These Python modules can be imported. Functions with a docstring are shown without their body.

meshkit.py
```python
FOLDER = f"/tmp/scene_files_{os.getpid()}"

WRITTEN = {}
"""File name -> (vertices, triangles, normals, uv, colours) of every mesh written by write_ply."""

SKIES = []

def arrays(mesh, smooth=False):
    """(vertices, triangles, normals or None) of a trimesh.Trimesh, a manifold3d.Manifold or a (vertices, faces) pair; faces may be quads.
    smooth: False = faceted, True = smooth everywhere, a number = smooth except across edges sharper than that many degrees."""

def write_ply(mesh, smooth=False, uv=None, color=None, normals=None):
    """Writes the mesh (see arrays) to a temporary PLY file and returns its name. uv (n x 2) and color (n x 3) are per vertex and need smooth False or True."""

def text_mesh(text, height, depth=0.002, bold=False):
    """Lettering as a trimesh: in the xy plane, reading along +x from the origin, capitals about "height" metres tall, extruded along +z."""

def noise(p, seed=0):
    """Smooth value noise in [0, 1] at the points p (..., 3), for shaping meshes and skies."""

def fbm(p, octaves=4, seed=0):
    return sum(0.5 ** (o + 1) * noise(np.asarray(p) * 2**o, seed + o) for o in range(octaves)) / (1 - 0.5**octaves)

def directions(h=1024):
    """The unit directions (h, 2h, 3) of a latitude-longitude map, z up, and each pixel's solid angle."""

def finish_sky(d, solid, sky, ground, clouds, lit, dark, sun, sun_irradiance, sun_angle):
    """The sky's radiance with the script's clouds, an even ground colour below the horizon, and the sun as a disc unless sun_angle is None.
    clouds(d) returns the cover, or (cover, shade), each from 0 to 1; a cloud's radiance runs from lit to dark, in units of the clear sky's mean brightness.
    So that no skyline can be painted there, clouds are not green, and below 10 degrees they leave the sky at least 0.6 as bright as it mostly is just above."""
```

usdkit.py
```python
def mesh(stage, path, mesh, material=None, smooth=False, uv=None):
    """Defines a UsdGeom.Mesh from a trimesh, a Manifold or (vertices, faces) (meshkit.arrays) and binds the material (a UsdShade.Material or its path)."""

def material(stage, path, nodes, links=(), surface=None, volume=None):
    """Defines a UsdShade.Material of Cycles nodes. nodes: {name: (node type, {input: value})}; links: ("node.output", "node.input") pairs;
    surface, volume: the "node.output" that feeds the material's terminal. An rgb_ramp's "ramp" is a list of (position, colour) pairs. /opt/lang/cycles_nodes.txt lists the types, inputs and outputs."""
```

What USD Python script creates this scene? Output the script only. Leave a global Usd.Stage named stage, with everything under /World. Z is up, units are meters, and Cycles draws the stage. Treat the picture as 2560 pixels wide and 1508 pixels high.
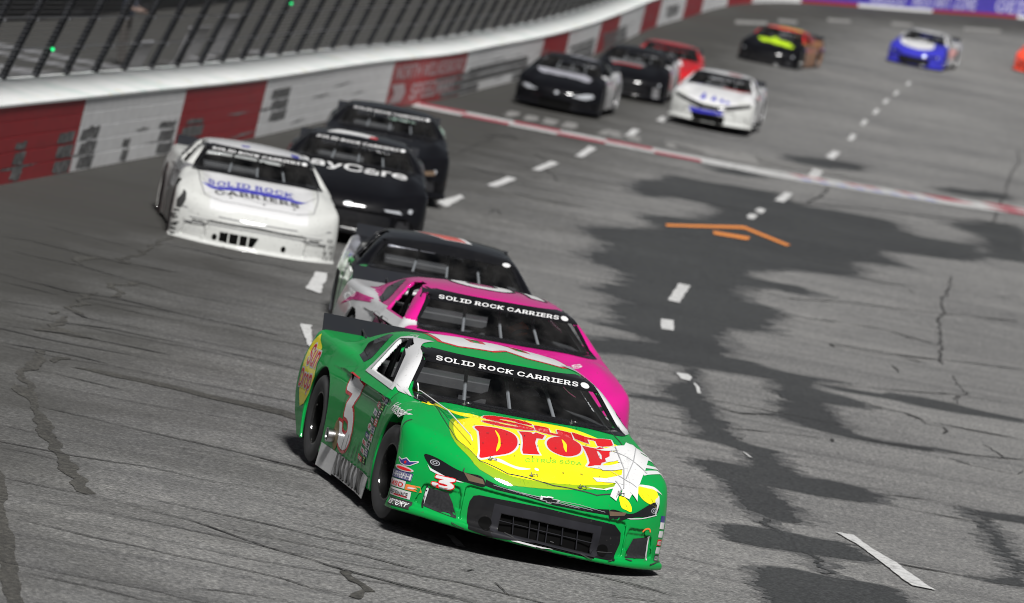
import math, random
import numpy as np, trimesh, shapely, usdkit, meshkit, manifold3d
from shapely import affinity
from shapely.geometry import Polygon, LineString, MultiPolygon, Point, box
from shapely.ops import unary_union
from pxr import Usd, UsdGeom, UsdLux, UsdShade, Gf, Sdf, Vt

stage = Usd.Stage.CreateInMemory()
UsdGeom.SetStageUpAxis(stage, UsdGeom.Tokens.z); UsdGeom.SetStageMetersPerUnit(stage, 1.0)
UsdGeom.Xform.Define(stage, '/World'); UsdGeom.Scope.Define(stage, '/World/Looks')
rnd = random.Random(7)

# ---------------------------------------------------------------- camera: a long lens held tilted, from above the first turn
CAM_H, PITCH, ROLL, FPX = 4.2445, .074698, .190032, 12000.0
F = np.array([0, math.cos(PITCH), -math.sin(PITCH)]); R0 = np.array([1.0, 0, 0]); U0 = np.cross(R0, F)
R = math.cos(ROLL) * R0 + math.sin(ROLL) * U0; U = -math.sin(ROLL) * R0 + math.cos(ROLL) * U0
cam = UsdGeom.Camera.Define(stage, '/World/camera')
cam.AddTransformOp().Set(Gf.Matrix4d(*R, 0, *U, 0, *(-F), 0, 0, 0, CAM_H, 1))
cam.CreateHorizontalApertureAttr(36.0); cam.CreateVerticalApertureAttr(36.0 * 603 / 1024)
cam.CreateFocalLengthAttr(FPX / 2560 * 36.0); cam.CreateClippingRangeAttr(Gf.Vec2f(1, 3000))
cam.CreateFStopAttr(2.9); cam.CreateFocusDistanceAttr(33.6)
cam.CreateExposureAttr(0.6)

# ---------------------------------------------------------------- night sky and the floodlights' light (a bank of lamps: a wide, soft disc)
SUN = np.array([0.11, -0.715, 0.84], float); SUN /= np.linalg.norm(SUN)
sky = usdkit.material(stage, '/World/Looks/sky', {
    's': ('sky_texture', {'sky_type': 'single_scattering', 'sun_disc': False, 'sun_elevation': math.asin(SUN[2]), 'sun_rotation': math.atan2(SUN[0], SUN[1])}),
    'h': ('hsv', {'saturation': .35}), 'b': ('background_shader', {'strength': 0.018})}, [('s.color', 'h.color'), ('h.color', 'b.color')], surface='b.background')
dome = UsdLux.DomeLight.Define(stage, '/World/sky')
UsdShade.MaterialBindingAPI.Apply(dome.GetPrim()).Bind(sky)
dome.GetPrim().SetCustomDataByKey('kind', 'structure')
sun = UsdLux.DistantLight.Define(stage, '/World/floodlight')
sun.CreateIntensityAttr(1.1); sun.CreateAngleAttr(12.0); sun.CreateNormalizeAttr(True); sun.CreateColorAttr(Gf.Vec3f(1, .985, .965))
z_ = SUN; x_ = np.cross([0, 0, 1.0], z_); x_ /= np.linalg.norm(x_); y_ = np.cross(z_, x_)
sun.AddTransformOp().Set(Gf.Matrix4d(*x_, 0, *y_, 0, *z_, 0, *(SUN * 100), 1))

# ---------------------------------------------------------------- helpers
COUNT = {}
def numbered(parent, name):
    k = COUNT.get((parent, name), 0); COUNT[(parent, name)] = k + 1
    return f'{parent}/{name}' if k == 0 else f'{parent}/{name}_{k:03d}'
def path_of(parent): return parent if isinstance(parent, str) else str(parent.GetPath()) if hasattr(parent, 'GetPath') else str(parent.GetPrim().GetPath())
def tag(o, label=None, cat=None, group=None, kind=None):
    p = o if isinstance(o, Usd.Prim) else o.GetPrim()
    for k, v in (('label', label), ('category', cat), ('group', group), ('kind', kind)):
        if v: p.SetCustomDataByKey(k, v)
    return p
def thing(name, label, cat, loc=(0, 0, 0), rotz=0.0, roll=0.0, group=None, pitch=0.0):
    x = UsdGeom.Xform.Define(stage, numbered('/World', name))
    x.AddTranslateOp().Set(Gf.Vec3d(*map(float, loc))); x.AddRotateZOp().Set(math.degrees(rotz))
    if pitch: x.AddRotateYOp().Set(math.degrees(pitch))
    if roll: x.AddRotateXOp().Set(math.degrees(roll))
    tag(x, label, cat, group); return x.GetPrim()
def raw_mesh(path, v, f, n, mat):
    m = UsdGeom.Mesh.Define(stage, path)
    m.CreatePointsAttr(Vt.Vec3fArray.FromNumpy(np.ascontiguousarray(v, np.float32)))
    f = np.asarray(f, np.int32)
    m.CreateFaceVertexCountsAttr(Vt.IntArray.FromNumpy(np.full(len(f), f.shape[1], np.int32)))
    m.CreateFaceVertexIndicesAttr(Vt.IntArray.FromNumpy(np.ascontiguousarray(f).ravel()))
    m.CreateSubdivisionSchemeAttr('none')
    if n is not None:
        m.CreateNormalsAttr(Vt.Vec3fArray.FromNumpy(np.ascontiguousarray(n, np.float32))); m.SetNormalsInterpolation('vertex')
    UsdShade.MaterialBindingAPI.Apply(m.GetPrim()).Bind(mat)
    return m.GetPrim()
def obj(name, mesh, mat, parent='/World', smooth=30, label=None):
    """one Mesh prim from a trimesh, a Manifold, or a (vertices, faces, normals) triple"""
    path = numbered(path_of(parent), name)
    if isinstance(mesh, tuple) and len(mesh) == 3: p = raw_mesh(path, *mesh, mat)
    else: p = usdkit.mesh(stage, path, mesh, mat, smooth=smooth).GetPrim()
    if label: p.SetCustomDataByKey('label', label)
    return p
def struct(name, mesh, mat, smooth=False, kind='structure'):
    return tag(obj(name, mesh, mat, smooth=smooth), kind=kind)
def cat(ms): return trimesh.util.concatenate([m for m in ms if m is not None and len(m.faces)])
def bx(lo, hi): 
    m = trimesh.creation.box(extents=np.subtract(hi, lo)); m.apply_translation((np.array(lo) + hi) / 2); return m
def tube(pts, r, n=8, closed=False):
    """a round bar along a polyline"""
    pts = np.asarray(pts, float); T = np.gradient(pts, axis=0); T /= np.linalg.norm(T, axis=1, keepdims=True)
    up = np.array([0, 0, 1.0]) if abs(T[:, 2]).mean() < .8 else np.array([1.0, 0, 0])
    V = []
    for p, t in zip(pts, T):
        a = np.cross(up, t); a /= np.linalg.norm(a); b = np.cross(t, a)
        for k in range(n):
            c = 2 * math.pi * k / n; V.append(p + r * (math.cos(c) * a + math.sin(c) * b))
    Fc = []
    for i in range(len(pts) - 1):
        for k in range(n):
            a, b = i * n + k, i * n + (k + 1) % n; Fc += [[a, b, b + n], [a, b + n, a + n]]
    for s, o in ((0, -1), ((len(pts) - 1) * n, 1)):
        for k in range(1, n - 1): Fc.append([s, s + k, s + k + 1][::o])
    return trimesh.Trimesh(np.array(V), np.array(Fc), process=False)
def lathe(profile, n=40, axis='y'):
    """profile [(radius, offset)] turned about the axis"""
    pr = np.array(profile, float); V = []
    for k in range(n):
        c, s = math.cos(2 * math.pi * k / n), math.sin(2 * math.pi * k / n)
        V.append(np.stack([pr[:, 0] * c, pr[:, 1], pr[:, 0] * s], 1) if axis == 'y' else np.stack([pr[:, 0] * c, pr[:, 0] * s, pr[:, 1]], 1))
    V = np.vstack(V); m = len(pr); Fc = []
    for k in range(n):
        for i in range(m - 1):
            a, b = k * m + i, ((k + 1) % n) * m + i; Fc += [[a, a + 1, b + 1], [a, b + 1, b]]
    return trimesh.Trimesh(V, np.array(Fc), process=False)
def tri_poly(poly, maxedge):
    """a polygon (or several) as a triangle net with no edge longer than maxedge"""
    vs, fs, o = [], [], 0
    for g in getattr(poly, 'geoms', [poly]):
        if g.is_empty or g.geom_type != 'Polygon' or g.area < 1e-7: continue
        g = shapely.segmentize(g, maxedge)
        try: v, f = trimesh.creation.triangulate_polygon(g, engine='earcut')
        except Exception: continue
        if len(f) == 0: continue
        v, f = trimesh.remesh.subdivide_to_size(np.c_[v, np.zeros(len(v))], f, maxedge * 1.5, max_iter=12)
        vs.append(v[:, :2]); fs.append(f + o); o += len(v)
    if not vs: return np.zeros((0, 2)), np.zeros((0, 3), int)
    return np.vstack(vs), np.vstack(fs)
TEXT = {}
def glyphs(text, bold=True):
    """outline of lettering with capitals 1 high, from x = 0"""
    if (text, bold) not in TEXT:
        m = meshkit.text_mesh(text, 1.0, .1, bold)
        top = m.faces[m.face_normals[:, 2] > .9]
        TEXT[(text, bold)] = unary_union([Polygon(m.vertices[t][:, :2]).buffer(1e-4) for t in top]).buffer(0)
    return TEXT[(text, bold)]
SERIF = {'S': '', 'O': '', 'C': '', 'L': 'ab', 'I': 'AB', 'D': 'ab', 'R': 'abB', 'K': 'abAB', 'A': 'bB', 'E': 'ab'}
def slab(text):
    """heavy letters with slab feet"""
    x, out = 0.0, []
    for ch in text:
        if ch == ' ': x += .42; continue
        g = glyphs(ch); x0, y0, x1, y1 = g.bounds; g = affinity.translate(g, x - x0, 0); w = x1 - x0
        g = affinity.scale(g, 1.12, 1, origin=(x, 0)); w *= 1.12
        for s in SERIF.get(ch, ''):
            left = s in 'ab'; low = s in 'bB'
            xa = x - .09 if left else x + w - .33
            g = g.union(box(xa, 0 if low else .86, xa + .42, .14 if low else 1.0))
        out.append(g); x += w + .22
    return unary_union(out)
def fit(shape, x0, x1, y0, y1):
    a, b, c, d = shape.bounds
    return affinity.affine_transform(shape, [(x1 - x0) / (c - a), 0, 0, (y1 - y0) / (d - b), x0 - a * (x1 - x0) / (c - a), y0 - b * (y1 - y0) / (d - b)])
def place_text(shape, base0, base1, up0):
    """moves lettering so that its baseline runs from base0 to base1 and its left top stands at up0 (a plane's two coordinates)"""
    a, b, c, d = shape.bounds
    ex = (np.array(base1, float) - base0) / (c - a); ey = (np.array(up0, float) - base0) / (d - b)
    return affinity.affine_transform(shape, [ex[0], ey[0], ex[1], ey[1], base0[0] - ex[0] * a - ey[0] * b, base0[1] - ex[1] * a - ey[1] * b])

# ---------------------------------------------------------------- materials
LOOK = {}
def look(name, nodes, links, surface='p.BSDF'):
    if name not in LOOK: LOOK[name] = usdkit.material(stage, f'/World/Looks/{name}', nodes, links, surface=surface)
    return LOOK[name]
def plain(name, col, rough=.5, metal=0.0, coat=0.0, vary=.12, scale=6.0, spec=.5):
    """a colour with a little grime and unevenness of gloss"""
    c = np.array(col, float)
    return look(name, {'t': ('texture_coordinate', {}), 'n': ('noise_texture', {'scale': scale, 'detail': 5.0, 'roughness': .6}),
        'r': ('rgb_ramp', {'ramp': [(.3, tuple(c * (1 - vary))), (.7, tuple(np.minimum(c * (1 + vary), 1)))]}),
        'm': ('map_range', {'from_min': .3, 'from_max': .7, 'to_min': max(rough - .08, .03), 'to_max': rough + .1}),
        'p': ('principled_bsdf', {'metallic': metal, 'coat_weight': coat, 'specular_ior_level': spec})},
        [('t.object', 'n.vector'), ('n.fac', 'r.fac'), ('r.color', 'p.base_color'), ('n.fac', 'm.value'), ('m.result', 'p.roughness')])
def paint(name, col, rough=.32, coat=.9, dirt=.5, metal=0.0, dirtcol=(.05, .045, .04), wavy=.05):
    """car wrap under clear gloss: rubber specks, a dusty film and faint waviness"""
    c = np.array(col, float)
    return look(name, {'t': ('texture_coordinate', {}), 'n': ('noise_texture', {'scale': 3.0, 'detail': 6.0, 'roughness': .65}),
        's': ('noise_texture', {'scale': 34.0, 'detail': 3.0, 'roughness': .6}),
        'sr': ('map_range', {'from_min': .645, 'from_max': .69, 'to_min': 0.0, 'to_max': .85 * dirt, 'clamp': True}),
        'fr': ('map_range', {'from_min': .45, 'from_max': .8, 'to_min': 0.0, 'to_max': .28 * dirt, 'clamp': True}),
        'm1': ('mix_color', {'a': tuple(c), 'b': tuple(c * .6 + np.array((.12, .11, .10)) * .4)}),
        'm2': ('mix_color', {'b': dirtcol}),
        'rr': ('map_range', {'from_min': .3, 'from_max': .75, 'to_min': rough + .08, 'to_max': rough + .3}),
        'w': ('noise_texture', {'scale': 2.2, 'detail': 1.0}), 'b': ('bump', {'strength': wavy, 'distance': .05}),
        'p': ('principled_bsdf', {'metallic': metal, 'coat_weight': coat, 'coat_roughness': .035, 'specular_ior_level': .04})},
        [('t.object', 'n.vector'), ('t.object', 's.vector'), ('t.object', 'w.vector'), ('n.fac', 'fr.value'), ('fr.result', 'm1.fac'), ('s.fac', 'sr.value'),
         ('sr.result', 'm2.fac'), ('m1.result', 'm2.a'), ('m2.result', 'p.base_color'), ('n.fac', 'rr.value'), ('rr.result', 'p.roughness'),
         ('w.fac', 'b.height'), ('b.normal', 'p.coat_normal')])
def glass(name, tint=(.80, .82, .84), dust=.05):
    """see-through polycarbonate: a clear pane that mirrors by angle, with a thin film of dust"""
    return look(name, {'f': ('fresnel', {'IOR': 1.45}), 't': ('transparent_bsdf', {'color': tint}), 'g': ('glossy_bsdf', {'roughness': .03, 'color': (1, 1, 1)}),
        'd': ('diffuse_bsdf', {'color': (.30, .29, .28)}), 'n': ('noise_texture', {'scale': 5.0, 'detail': 6.0}),
        'r': ('map_range', {'from_min': .35, 'from_max': .8, 'to_min': 0.0, 'to_max': dust * 2, 'clamp': True}),
        'm': ('mix_closure', {}), 'm2': ('mix_closure', {}), 'c': ('texture_coordinate', {})},
        [('c.object', 'n.vector'), ('n.fac', 'r.value'), ('f.fac', 'm.fac'), ('t.BSDF', 'm.closure1'), ('g.BSDF', 'm.closure2'),
         ('r.result', 'm2.fac'), ('m.closure', 'm2.closure1'), ('d.BSDF', 'm2.closure2')], surface='m2.closure')


# ---------------------------------------------------------------- the track: level in the near turn, climbing towards the far one
def gz(y): 
    y = np.asarray(y, float); a = 2.0704e-4 * np.maximum(0, y - 60) ** 2; lim = 2.0704e-4 * 158 ** 2
    return np.where(y < 218, a, lim + 1.5 * (1 - np.exp(-(np.maximum(y, 218) - 218) * .0654 / 1.5)))
from scipy.interpolate import CubicSpline
_k = np.array([(-8.55, 5.0), (-8.15, 20.0), (-7.6, 38.0), (-6.95, 52.0), (-6.56, 59.79), (-6.18, 64.35), (-5.85, 69.24), (-5.51, 72.71), (-4.8, 80.75), (-2.86, 101.32), (-2.6, 103.15), (-1.81, 111.35), (-1.0, 119.03), (2.4, 156.07), (3.27, 164.51), (4.01, 169.72), (4.79, 176.02), (5.96, 184.0), (7.06, 189.01), (9.23, 195.56), (11.79, 200.04), (15.32, 205.89), (19.63, 213.72), (27.63, 221.72), (37.63, 228.72), (51.63, 233.72), (67.63, 236.22)])
_t = np.r_[0, np.cumsum(np.linalg.norm(np.diff(_k, axis=0), axis=1))]
_f = np.arange(0, _t[-1], 3.0)
_c = CubicSpline(_t, _k)(_f)
for _ in range(2): _c[1:-1] = .25 * _c[:-2] + .5 * _c[1:-1] + .25 * _c[2:]
PATH = CubicSpline(_f, _c); SEND = _f[-1]; DPATH = PATH.derivative()
_ss = np.linspace(0, SEND, 4000); _sy = PATH(_ss)[:, 1]
def s_of_y(y): return float(np.interp(y, _sy, _ss))
def along(s, u=0.0, z=0.0):
    """a point by arc length along the wall's foot, u metres outward (away from the track), z above the ground"""
    s = np.asarray(s, float); p = PATH(s); d = DPATH(s); d = d / np.linalg.norm(d, axis=-1, keepdims=True)
    n = np.stack([-d[..., 1], d[..., 0]], -1); q = p + n * np.asarray(u)[..., None]
    return np.concatenate([q, (gz(p[..., 1]) + z)[..., None]], -1)
def extrude(profile, s0, s1, step=1.0, caps=True):
    pr = np.array(profile, float); n = max(2, int(math.ceil((s1 - s0) / step)) + 1); ss = np.linspace(s0, s1, n)
    V = np.vstack([along(np.full(len(pr), s), pr[:, 0], pr[:, 1]) for s in ss]); m = len(pr); Fc = []
    for i in range(n - 1):
        for k in range(m - 1):
            a = i * m + k; Fc += [[a, a + m, a + m + 1], [a, a + m + 1, a + 1]]
    if caps:
        for o in (0, (n - 1) * m):
            for k in range(1, m - 1): Fc.append([o, o + k, o + k + 1])
    return trimesh.Trimesh(V, np.array(Fc), process=False)

xs = np.unique(np.r_[-420, -250, -150, -90, -50, -30, -20, np.arange(-14, 30, .6), np.arange(30, 70, 4), 90, 140, 220, 420])
ys = np.unique(np.r_[-120, -60, -20, np.arange(0, 240, 1.2), np.arange(240, 330, 10), 400, 520, 700, 900])
XX, YY = np.meshgrid(xs, ys, indexing='ij')
_pp = PATH(_ss[::8]); from scipy.spatial import cKDTree
_dn, _ix = cKDTree(_pp).query(np.c_[XX.ravel(), YY.ravel()])
_dd = DPATH(_ss[::8])[_ix]; _rel = np.c_[XX.ravel(), YY.ravel()] - _pp[_ix]
WD = np.where(_dd[:, 0] * _rel[:, 1] - _dd[:, 1] * _rel[:, 0] > 0, -_dn, _dn)
V = np.c_[XX.ravel(), YY.ravel(), gz(YY.ravel())]
ny = len(ys); I_, J_ = np.meshgrid(np.arange(len(xs) - 1), np.arange(ny - 1), indexing='ij'); a_ = (I_ * ny + J_).ravel()
FQ = np.stack([a_, a_ + ny, a_ + ny + 1, a_ + 1], 1)
def asphalt(name, lo, hi, dirty=True, grain=1.0, rough=.85):
    nodes = {'g': ('geometry', {}), 'big': ('noise_texture', {'scale': .22, 'detail': 6.0, 'roughness': .62}),
        'mid': ('noise_texture', {'scale': 7.0, 'detail': 6.0, 'roughness': .7}), 'fine': ('noise_texture', {'scale': 26.0, 'detail': 5.0, 'roughness': .75}),
        'agg': ('voronoi_texture', {'scale': 46.0}), 'aggr': ('map_range', {'from_min': .02, 'from_max': .26, 'to_min': .55 * grain, 'to_max': 0.0, 'clamp': True}),
        'aggn': ('math', {'math_type': 'greater_than', 'value2': .62}), 'aggm': ('math', {'math_type': 'multiply'}),
        'sep': ('separate_color', {}),
        'r1': ('rgb_ramp', {'ramp': [(.25, lo), (.75, hi)]}),
        'r2': ('rgb_ramp', {'ramp': [(.32, (.25, .25, .25)), (.5, (.92, .92, .92)), (.68, (2.1, 2.1, 2.08))]}),
        'r3': ('rgb_ramp', {'ramp': [(.3, (.72, .72, .73)), (.7, (1.26, 1.25, 1.22))]}),
        'm1': ('mix_color', {'blend_type': 'multiply', 'fac': 1.0, 'use_clamp': False}), 'm2': ('mix_color', {'blend_type': 'multiply', 'fac': 1.0, 'use_clamp': False}),
        'm3': ('mix_color', {'b': (.34, .335, .32)}),
        'bp': ('bump', {'strength': .55, 'distance': .012}), 'p': ('principled_bsdf', {'roughness': rough, 'specular_ior_level': .45})}
    links = [('g.position', 'big.vector'), ('g.position', 'mid.vector'), ('g.position', 'fine.vector'), ('g.position', 'agg.vector'),
        ('big.fac', 'r1.fac'), ('fine.fac', 'r2.fac'), ('mid.fac', 'r3.fac'), ('r1.color', 'm1.a'), ('r3.color', 'm1.b'), ('m1.result', 'm2.a'), ('r2.color', 'm2.b'),
        ('agg.distance', 'aggr.value'), ('agg.color', 'sep.color'), ('sep.r', 'aggn.value1'), ('aggr.result', 'aggm.value1'), ('aggn.value', 'aggm.value2'),
        ('m2.result', 'm3.a'), ('aggm.value', 'm3.fac'), ('fine.fac', 'bp.height'), ('bp.normal', 'p.normal')]
    out = 'm3.result'
    if dirty:   # rubber crumbs and dirt thrown against the wall: a property of the place, by distance from the wall
        nodes.update({'at': ('attribute', {'attribute': 'walldist'}), 'dn': ('noise_texture', {'scale': .55, 'detail': 7.0, 'roughness': .68}),
            'dm': ('math', {'math_type': 'multiply_add', 'value2': 7.0}), 'dr': ('map_range', {'from_min': 5.9, 'from_max': 9.9, 'to_min': .90, 'to_max': 0.0, 'clamp': True}),
            'm4': ('mix_color', {'b': (.022, .021, .018)}), 'cr': ('noise_texture', {'scale': 11.0, 'detail': 4.0, 'roughness': .7}),
            'crr': ('map_range', {'from_min': .60, 'from_max': .66, 'to_min': 0.0, 'to_max': .75, 'clamp': True}), 'crm': ('math', {'math_type': 'multiply'}),
            'wr': ('map_range', {'from_min': 1.5, 'from_max': 6.5, 'to_min': 1.0, 'to_max': .04, 'clamp': True}), 'm5': ('mix_color', {'b': (.018, .017, .016)}),
            'stm': ('mapping', {'scale': (.10, 2.3, 1.0)}), 'stn': ('noise_texture', {'scale': 1.0, 'detail': 5.0, 'roughness': .6}), 'str': ('rgb_ramp', {'ramp': [(.30, (.66, .66, .67)), (.47, (.97, .97, .97)), (.75, (1.15, 1.15, 1.14))]}), 'ms': ('mix_color', {'blend_type': 'multiply', 'fac': 1.0, 'use_clamp': False}), 'groove': ('map_range', {'from_min': 1.2, 'from_max': 9.0, 'to_min': .80, 'to_max': 1.10, 'clamp': True}), 'm6': ('mix_color', {'blend_type': 'multiply', 'fac': 1.0, 'use_clamp': False})})
        links += [('g.position', 'dn.vector'), ('dn.fac', 'dm.value1'), ('at.fac', 'dm.value3'), ('dm.value', 'dr.value'), ('at.fac', 'groove.value'), ('groove.result', 'm6.b'), ('g.position', 'stm.vector'), ('stm.vector', 'stn.vector'), ('stn.fac', 'str.fac'), ('str.color', 'ms.b'), ('m3.result', 'ms.a'), ('ms.result', 'm6.a'),
            ('m6.result', 'm4.a'), ('dr.result', 'm4.fac'),
            ('g.position', 'cr.vector'), ('cr.fac', 'crr.value'), ('at.fac', 'wr.value'), ('crr.result', 'crm.value1'), ('wr.result', 'crm.value2'), ('crm.value', 'm5.fac'), ('m4.result', 'm5.a')]
        out = 'm5.result'
    links.append((out, 'p.base_color'))
    return look(name, nodes, links)
ASPHALT = asphalt('asphalt', (.078, .078, .079), (.156, .155, .152))
SEALER = asphalt('sealer', (.018, .019, .0205), (.034, .036, .037), dirty=False, grain=.25, rough=.75)
SEALER_B = asphalt('sealer_thin', (.048, .049, .051), (.066, .067, .068), dirty=False, grain=.3, rough=.8); SEALER_C = asphalt('sealer_film', (.072, .072, .073), (.100, .100, .100), dirty=False, grain=.4, rough=.85)
STAIN = asphalt('oil_stain', (.030, .029, .026), (.050, .048, .043), dirty=False, grain=.4, rough=.8)
CRACKM = plain('crack_tar', (.020, .019, .019), .8, vary=.4, scale=3)
track = struct('race_track', (V, FQ, None), ASPHALT)
UsdGeom.PrimvarsAPI(track).CreatePrimvar('walldist', Sdf.ValueTypeNames.FloatArray, 'vertex').Set(Vt.FloatArray.FromNumpy(WD.astype(np.float32)))
def ragged(poly, amp, step, seed):
    """a painted, scuffed or poured edge: finely uneven"""
    g = shapely.segmentize(poly, step); q = np.array(g.exterior.coords)[:-1]
    n = meshkit.fbm(np.c_[q * np.array([3.0, 3.0]), np.full(len(q), seed)], 4, 1) - .5; m = meshkit.fbm(np.c_[q * np.array([5.0, 1.6]), np.full(len(q), seed + 9.)], 3, 2) - .5
    return Polygon(q + np.c_[n * amp * 4, m * amp * 3]).buffer(0)
def brushed(poly, reach, fy, step, seed):
    """sealer spread with a squeegee across the track: fingers and streaks along x, fine along y"""
    g = shapely.segmentize(poly, step); q = np.array(g.exterior.coords)[:-1]
    k = np.c_[q[:, 0] * .7, q[:, 1] * fy, np.full(len(q), seed)]
    n = meshkit.fbm(k, 4, 1) - .5; m = meshkit.fbm(k + 31.7, 3, 2) - .5
    return Polygon(q + np.c_[n * reach * 2.4, m * reach * .35]).buffer(0)
def drape(poly, lift, maxedge=1.5):
    v, f = tri_poly(poly, maxedge)
    if len(v) == 0: return None
    t = trimesh.Trimesh(np.c_[v, gz(v[:, 1]) + lift], f, process=False)
    if t.face_normals[:, 2].mean() < 0: t.invert()
    return t
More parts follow.
